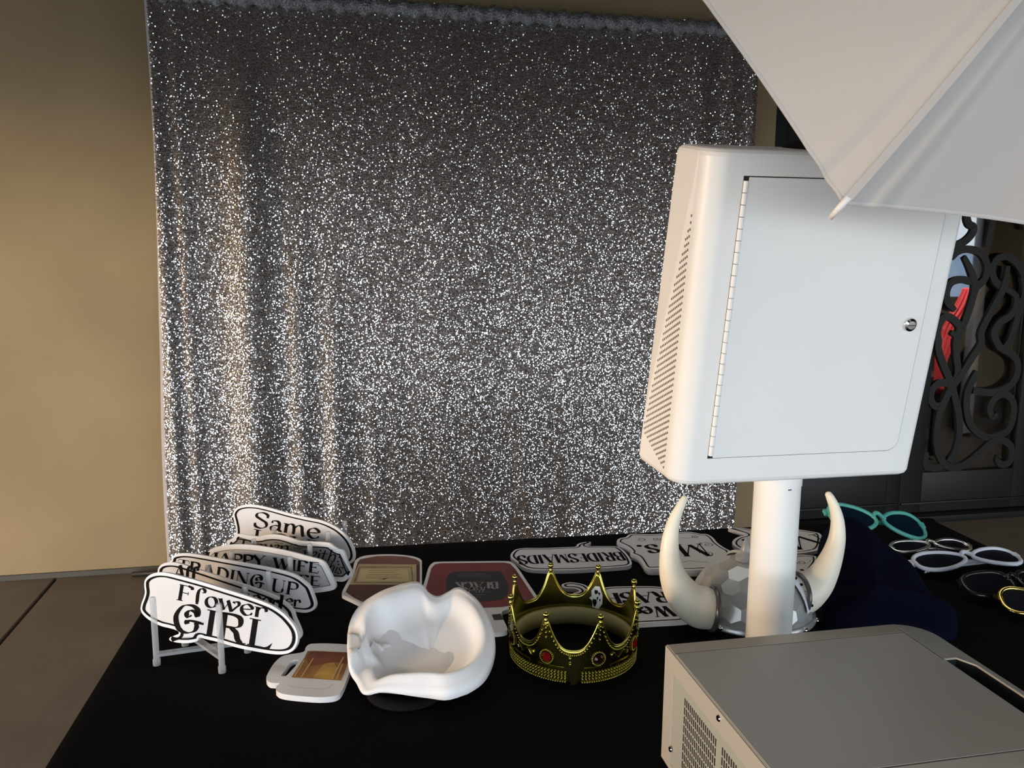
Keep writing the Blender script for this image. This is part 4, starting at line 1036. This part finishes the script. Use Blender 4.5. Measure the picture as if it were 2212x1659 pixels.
for k in range(8):
    V = []; F = []; NS, NW = 30, 48
    for i in range(NS+1):
        t = i/NS; a, b2 = ribp(k, t), ribp(k+1, t)
        for j in range(NW+1):
            s_ = j/NW; p = a.lerp(b2, s_)
            sag = -.012*math.sin(math.pi*s_)*t
            cr = (.0040*math.exp(-((s_-.09)/.08)**2)*math.sin(s_*58+k+1.5*t)+.0036*math.exp(-((s_-.90)/.09)**2)*math.sin(s_*50+k*2+2*t))*t**1.5
            inw = (uc+un*UH*(1-t**1.55)-p)*.018*math.sin(math.pi*s_)*t
            V.append(p+un*(sag+cr)+inw)
    for i in range(NS):
        for j in range(NW):
            q = i*(NW+1)+j; F.append((q, q+1, q+NW+2, q+NW+1))
    o = mesh('canopy_panel', V, F, nyl, None, True); rel(o, umb)
    hemp = [Vector(V[NS*(NW+1)+j]) for j in range(NW+1)]
    b = MB(); b.strip(hemp, .0032, .0008, un); o = b.build('hem', nyl, umb, True)
    b = MB(); b.strip([ribp(k, .06+.94*i/24)+un*.0015 for i in range(25)], .0030, .0014, un, lambda t: 1+.5*t); b.build('rib_sleeve', nyl, umb, angle=50)
    b = MB(); d = (ribp(k, 1)-ribp(k, .97)).normalized(); b.tube([ribp(k, .985), ribp(k, 1)+d*.012, ribp(k, 1)+d*.024], [.0042, .0036, .0030], 10); b.build('rib_tip', mat('white_plastic_tip', (.8, .78, .76), .4), umb, True)
b = MB(); b.tube([apex+un*.03, uc-un*.20], .005, 10); b.build('shaft', chrome, umb, True)
b = MB(); b.lathe(apex-un*.004, [(.016, 0), (.016, .006), (.006, .012)], 20, axis=un); b.build('apex_cap', MATS['white_plastic_tip'], umb, True)
be_ = uc-un*.20
b = MB(); b.tube([be_, be_+Vector((-.02, .02, -.05)), Vector((fp.x+.03, fp.y, fp.z+.03)), fp+Vector((0, 0, .035))], .008, 10); b.build('bracket_arm', MATS['black_plastic'], kiosk, True)

# ------------------------------------------------------------------ printer
put = mat('grey_beige_metal', (.32, .305, .27), .42, .0, var=.03, vscale=4, spec=.45)
put_l = mat('pale_beige_metal', (.40, .37, .32), .45, var=.03)
put_g = mat('side_panel_metal', (.33, .335, .29), .5, var=.03)
pr = thing('photo_printer', 'grey metal photo printer with slotted side vents, nearest to the viewer', 'printer', (.57, .78, T))
PX0, PX1, PY0, PY1, PZ = .394, .757, .615, .934, T+.170
RC = .045
plan = [(PX0, PY0), (PX0, PY1)]
V = []
def plan_pts(ins):
    P = [(PX0+ins, PY0+ins), ]
    for i in range(9): a = R(-90+90*i/8); P.append((PX1-RC+(RC-ins)*math.cos(a), PY0+RC+(RC-ins)*math.sin(a)))
    for i in range(9): a = R(0+90*i/8); P.append((PX1-RC+(RC-ins)*math.cos(a), PY1-RC+(RC-ins)*math.sin(a)))
    P.append((PX0+ins, PY1-ins)); return P
V = []; F = []
lev = [(.004, T+.012), (0, T+.014), (0, PZ-.003), (.0009, PZ-.0009), (.003, PZ)]
for ins, z in lev: V += [(x, y, z) for x, y in plan_pts(ins)]
n_ = len(plan_pts(0))
for k in range(len(lev)-1):
    for i in range(n_): F.append((k*n_+i, k*n_+(i+1) % n_, (k+1)*n_+(i+1) % n_, (k+1)*n_+i))
F.append(tuple(range(n_))[::-1])
bm_ = bmesh.new(); vs = [bm_.verts.new(v) for v in V]
for f in F: bm_.faces.new([vs[i] for i in f])
# top with an opening for the output recess
rx0, rx1, ry0, ry1 = .7185, .7455, .640, .832
rec = [(rx0, ry0), (rx0, ry1), (rx0+.016, ry1), (rx1, ry1-.020), (rx1, ry0+.02), (rx0+.016, ry0)]
rv = [bm_.verts.new((x, y, PZ)) for x, y in rec]
tv = vs[-n_:]
es = [bm_.edges.get((tv[i], tv[(i+1) % n_])) for i in range(n_)]+[bm_.edges.new((rv[i], rv[(i+1) % 6])) for i in range(6)]
bmesh.ops.triangle_fill(bm_, edges=es, use_beauty=True)
bv = [bm_.verts.new((x, y, PZ-.035)) for x, y in rec]
for i in range(6): bm_.faces.new((rv[i], rv[(i+1) % 6], bv[(i+1) % 6], bv[i]))
bmesh.ops.recalc_face_normals(bm_, faces=bm_.faces)
o = from_bm('casing', bm_, put, None, angle=30); rel(o, pr)
b = MB(); b.add([(x, y, PZ-.0345) for x, y in rec]+[(x+(.0006 if x < .72 else -.0006), y+(.0006 if y < .7 else -.0006), PZ-.0012) for x, y in rec], [tuple(range(6))]+[(i, (i+1) % 6, 6+(i+1) % 6, 6+i) for i in range(6)]); b.build('output_tray', mat('tray_black', (.006, .006, .006), .7), pr)
b = MB()
for i in range(5):
    x = rx0+.0015
b.strip([(rx0+.016, ry1+.001, PZ+.0002), (rx1+.001, ry1-.0205, PZ+.0002), (rx1+.001, ry0+.02, PZ+.0002)], .0012, .0006, (0, 0, 1))
b.strip([(rx0, ry1+.001, PZ+.0002), (rx0+.0165, ry1+.001, PZ+.0002)], .0012, .0006, (0, 0, 1)); b.build('tray_lip', mat('bright_edge', (.62, .60, .55), .3, .4), pr)
# inlaid lid of the casing
b = MB(); b.cuboid(((PX0+.716)/2+.0005, (.651+.906)/2, PZ+.0002), ((.716-PX0)/2-.0012, 0, 0), (0, (.906-.651)/2-.0008, 0), (0, 0, .0005)); b.build('lid', put, pr)
sm = mat('seam_shadow', (.07, .065, .055), .7); se = mat('seam_highlight', (.50, .47, .42), .4)  # lighter strip beside the seams paints the highlight on their edge
def seam_(x0, y0, x1, y1, hi=True):
    b = MB(); d = Vector((x1-x0, y1-y0, 0)); b.strip([(x0, y0, PZ+.0001), (x1, y1, PZ+.0001)], .0007, .0002, (0, 0, 1)); b.build('seam', sm, pr)
    if hi:
        q = Vector((-d.y, d.x, 0)).normalized()*.0012
        if q.y < 0 or (abs(q.y) < 1e-6 and q.x < 0): q = -q
        b = MB(); b.strip([Vector((x0, y0, PZ+.0001))+q, Vector((x1, y1, PZ+.0001))+q], .0005, .0002, (0, 0, 1)); b.build('seam_highlight', se, pr)
seam_(PX0+.001, .9065, .7165, .9065); seam_(.7168, PY1-.003, .7168, .834); seam_(.7168, .638, .7168, PY0+.003); seam_(PX0+.001, .6505, .7165, .6505, False)
# left side: pale frame, recessed vent plate with slots, screws
sx = PX0-.0012
def sframe(y0, y1, z0, z1, name='side_frame', mt=put_l, x0=sx, x1=PX0+.0005): rel(box(name, x0, x1, y0, y1, z0, z1, mt, None, .0004, 1), pr)
sframe(PY0+.002, PY1-.001, PZ-.026, PZ-.0015); sframe(PY1-.030, PY1-.001, T+.014, PZ-.026); sframe(PY0+.002, PY0+.02, T+.014, PZ-.026); sframe(PY0+.02, PY1-.03, T+.014, T+.022)
sframe(PY0+.0205, PY1-.0305, T+.0225, PZ-.0265, 'vent_plate', put_g, PX0-.0002, PX0+.0005)
bl = MB()
for (ya, yb) in ((.868, .780), (.766, .678)):
    y = ya; 
    while y > yb:
        for r_i in range(10):
            zt = PZ-.038-.0118*r_i
            bl.cuboid((PX0-.0004, y, zt-.0045), (.0003, 0, 0), (0, .0011, 0), (0, 0, .0045))
        y -= .0053
bl.build('vent_slots', dark_gap, pr)['kind'] = 'stuff'
for y, z in ((.776, PZ-.009), (.902, PZ-.126), (.66, PZ-.009)):
    b = MB(); b.lathe((sx, y, z), [(.0040, 0), (.0040, .0008), (.003, .0022), (.0001, .0026)], 16, axis=(-1, 0, 0)); b.build('screw', chrome, pr, angle=30)
for x in (PX0+.03, PX1-.05):
    for y in (PY0+.05, PY1-.05): b = MB(); b.lathe((x, y, T+.0005), [(.012, 0), (.012, .0125)], 16); b.build('foot', MATS['black_plastic'], pr, angle=40)

# ------------------------------------------------------------------ navy cap, glasses
navy = mat('navy_felt', (.0032, .0046, .0135), .95, var=.12, spec=.03)
nv = thing('navy_hat', 'dark navy felt hat lying right of the helmet', 'hat', at_z(1900, 1300, T))
cpx = [(1768,1300,.0),(1772,1350,.0),(1830,1395,.0),(1900,1400,.0),(1980,1400,.0),(2040,1384,.002),(2064,1376,.004),(2069,1350,.014),(2064,1318,.028),(2050,1303,.034),(2020,1290,.036),(1998,1262,.044),(1975,1225,.052),(1950,1200,.056),(1918,1178,.066),(1890,1152,.078),(1862,1128,.088),(1830,1118,.092),(1800,1128,.088),(1776,1155,.070),(1764,1200,.044),(1760,1250,.018)]
rim = catmull([at_z(x, y, T+.001+h) for x, y, h in cpx], 3, True)
nc = at_z(1895, 1255, T+.072); NT = len(rim); NR = 12; V = []; F = []
for k in range(NR+1):
    t = k/NR
    for i in range(NT):
        p = nc.lerp(rim[i], t); a = 2*math.pi*i/NT
        V.append(p+Vector((0, 0, .030*t*t*(1-t*t)-.006*(1-t*t)**2+.004*math.sin(3*a+2*t)*t*t*(1-t)*2)))
for i in range(NT): V.append(Vector((rim[i].x, rim[i].y, max(T+.0008, rim[i].z-.014))))
for i in range(NT): q = nc.lerp(rim[i], .9); V.append(Vector((q.x, q.y, T+.0006)))
for k in range(NR+2):
    for i in range(NT): F.append((k*NT+i, k*NT+(i+1) % NT, (k+1)*NT+(i+1) % NT, (k+1)*NT+i))
F.append(tuple((NR+2)*NT+i for i in range(NT)))
o = mesh('felt_crown', V, F, navy, None, True); rel(o, nv)
bm_ = bmesh.new(); bm_.from_mesh(o.data); bmesh.ops.remove_doubles(bm_, verts=bm_.verts[:], dist=1e-5); bmesh.ops.recalc_face_normals(bm_, faces=bm_.faces); bm_.to_mesh(o.data); bm_.free(); o.data.shade_smooth()
vp = [at_z(*M4(*p), T+.012) for p in [(1600,1200),(1640,1150),(1720,1140),(1790,1200),(1795,1290),(1740,1310),(1660,1310),(1600,1280)]]
b = MB(); c0 = catmull(vp, 4, True); V = [Vector((p.x, p.y, T+.003)) for p in c0]+[Vector((p.x, p.y, T+.008)) for p in c0]; n_ = len(c0)
b.add(V, [tuple(range(n_)), tuple(range(n_, 2*n_))]+[(i, (i+1) % n_, n_+(i+1) % n_, n_+i) for i in range(n_)])
b.build('visor', mat('glossy_black_visor', (.02, .02, .022), .12), nv, angle=40)

def glasses(name, label, frame_mt, lens_mt, pl_, pr_p, tilt, shape='oval', rimw=.0042, ht=.050, temple=True, lift=.0):
    """pl_, pr_p: left and right hinge points in the world; tilt: angle of the lens plane from horizontal (deg), brow edge away from the viewer"""
    c = (pl_+pr_p)/2; x = (pr_p-pl_); W = x.length; x.normalize()
    back = Vector((0, 0, 1)).cross(x).normalized(); y = back*math.cos(R(tilt))+Vector((0, 0, 1))*math.sin(R(tilt)); n = x.cross(y)
    g_ = thing(name, label, 'glasses', Vector((c.x, c.y, T)), 'party glasses on the cloth')
    q = lambda u, v, d=0.: c+x*u+y*v+n*d
    lw = W*.44
    for s_ in (-1, 1):
        cx = s_*W*.262
        pts = []
        for i in range(28):
            a = 2*math.pi*i/28; u, v = math.cos(a), math.sin(a)
            if shape == 'cat':
                uu = lw*.5*u; vv = ht*.5*v*(1+.22*u*s_)
                if v > 0: vv += ht*.10*max(0, u*s_)
            elif shape == 'square': uu = lw*.5*math.copysign(abs(u)**.7, u); vv = ht*.5*math.copysign(abs(v)**.75, v)
            else: uu = lw*.5*u; vv = ht*.5*v
            pts.append((cx+uu, vv, .010*(1-(abs(cx+uu)/(W*.5))**2)))
        P = [q(*p) for p in pts]
        b = MB(); b.tube(P, rimw, 8, closed=True); b.build('lens_rim', frame_mt, g_, True)
        b = MB(); b.add([q(u, v, d) for u, v, d in pts], [tuple(range(28))]); b.build('lens', lens_mt, g_, True)
        # hinge block and folded temple
        b = MB(); b.cuboid(q(s_*W*.487, ht*.18, -.002), x*.008, y*.007, n*.004); b.build('hinge', frame_mt, g_, angle=40)
        if temple:
            b = MB(); tpath = catmull([q(s_*W*.49, ht*.16, -.006), q(s_*W*.25, ht*.20, -.009-.003*s_), q(-s_*W*.1, ht*.12, -.010-.003*s_), q(-s_*W*.30, -ht*.02, -.009-.003*s_), q(-s_*W*.44, -ht*.26, -.006)], 5)
            b.strip(tpath, .0045, .0014, y); b.build('temple', frame_mt, g_, True)
    b = MB(); b.tube(catmull([q(-W*.06, ht*.05, .010), q(-W*.03, ht*.24, .011), q(0, ht*.30, .012), q(W*.03, ht*.24, .011), q(W*.06, ht*.05, .010)], 4), rimw*1.05, 8); b.build('bridge', frame_mt, g_, True)
    return g_
dark_lens = mat('dark_lens', (.003, .004, .008), .5, spec=.08)
teal_lens = mat('teal_lens', (.002, .008, .02), .4, spec=.1)
teal = mat('teal_plastic', (.07, .34, .29), .4, var=.05)
def gz(x, y, h): return at_z(x, y, T+h)
glasses('cat_eye_sunglasses', 'teal cat-eye sunglasses leaning on the navy hat', teal, teal_lens, gz(1790,1116,.085), gz(1998,1144,.042), 36, 'cat', .0048, .066)
silver = mat('mirror_silver', (.92, .91, .89), .3, 1.)
glasses('party_glasses', 'shiny silver framed glasses in front of the teal sunglasses', silver, dark_lens, gz(1925,1187,.018), gz(2096,1181,.018), 10, 'cat', .0036, .044)
wpl = mat('white_glossy_plastic', (.70, .72, .80), .3, var=.02)
glasses('party_glasses', 'white framed glasses at the right edge of the cloth', wpl, dark_lens, gz(1976,1221,.022), gz(2202,1204,.022), 12, 'cat', .0046, .058)
bkp = mat('black_glossy_plastic', (.012, .012, .012), .18)
glasses('party_glasses', 'black framed glasses in front of the white framed glasses', bkp, dark_lens, gz(2080,1268,.026), gz(2300,1262,.026), 20, 'square', .0045, .062)
gold_m = mat('mirror_gold', (.80, .62, .18), .12, 1.)
glasses('party_glasses', 'shiny gold framed glasses cut off by the right edge of the view', gold_m, dark_lens, gz(2160,1300,.026), gz(2372,1318,.026), 20, 'cat', .0042, .064)
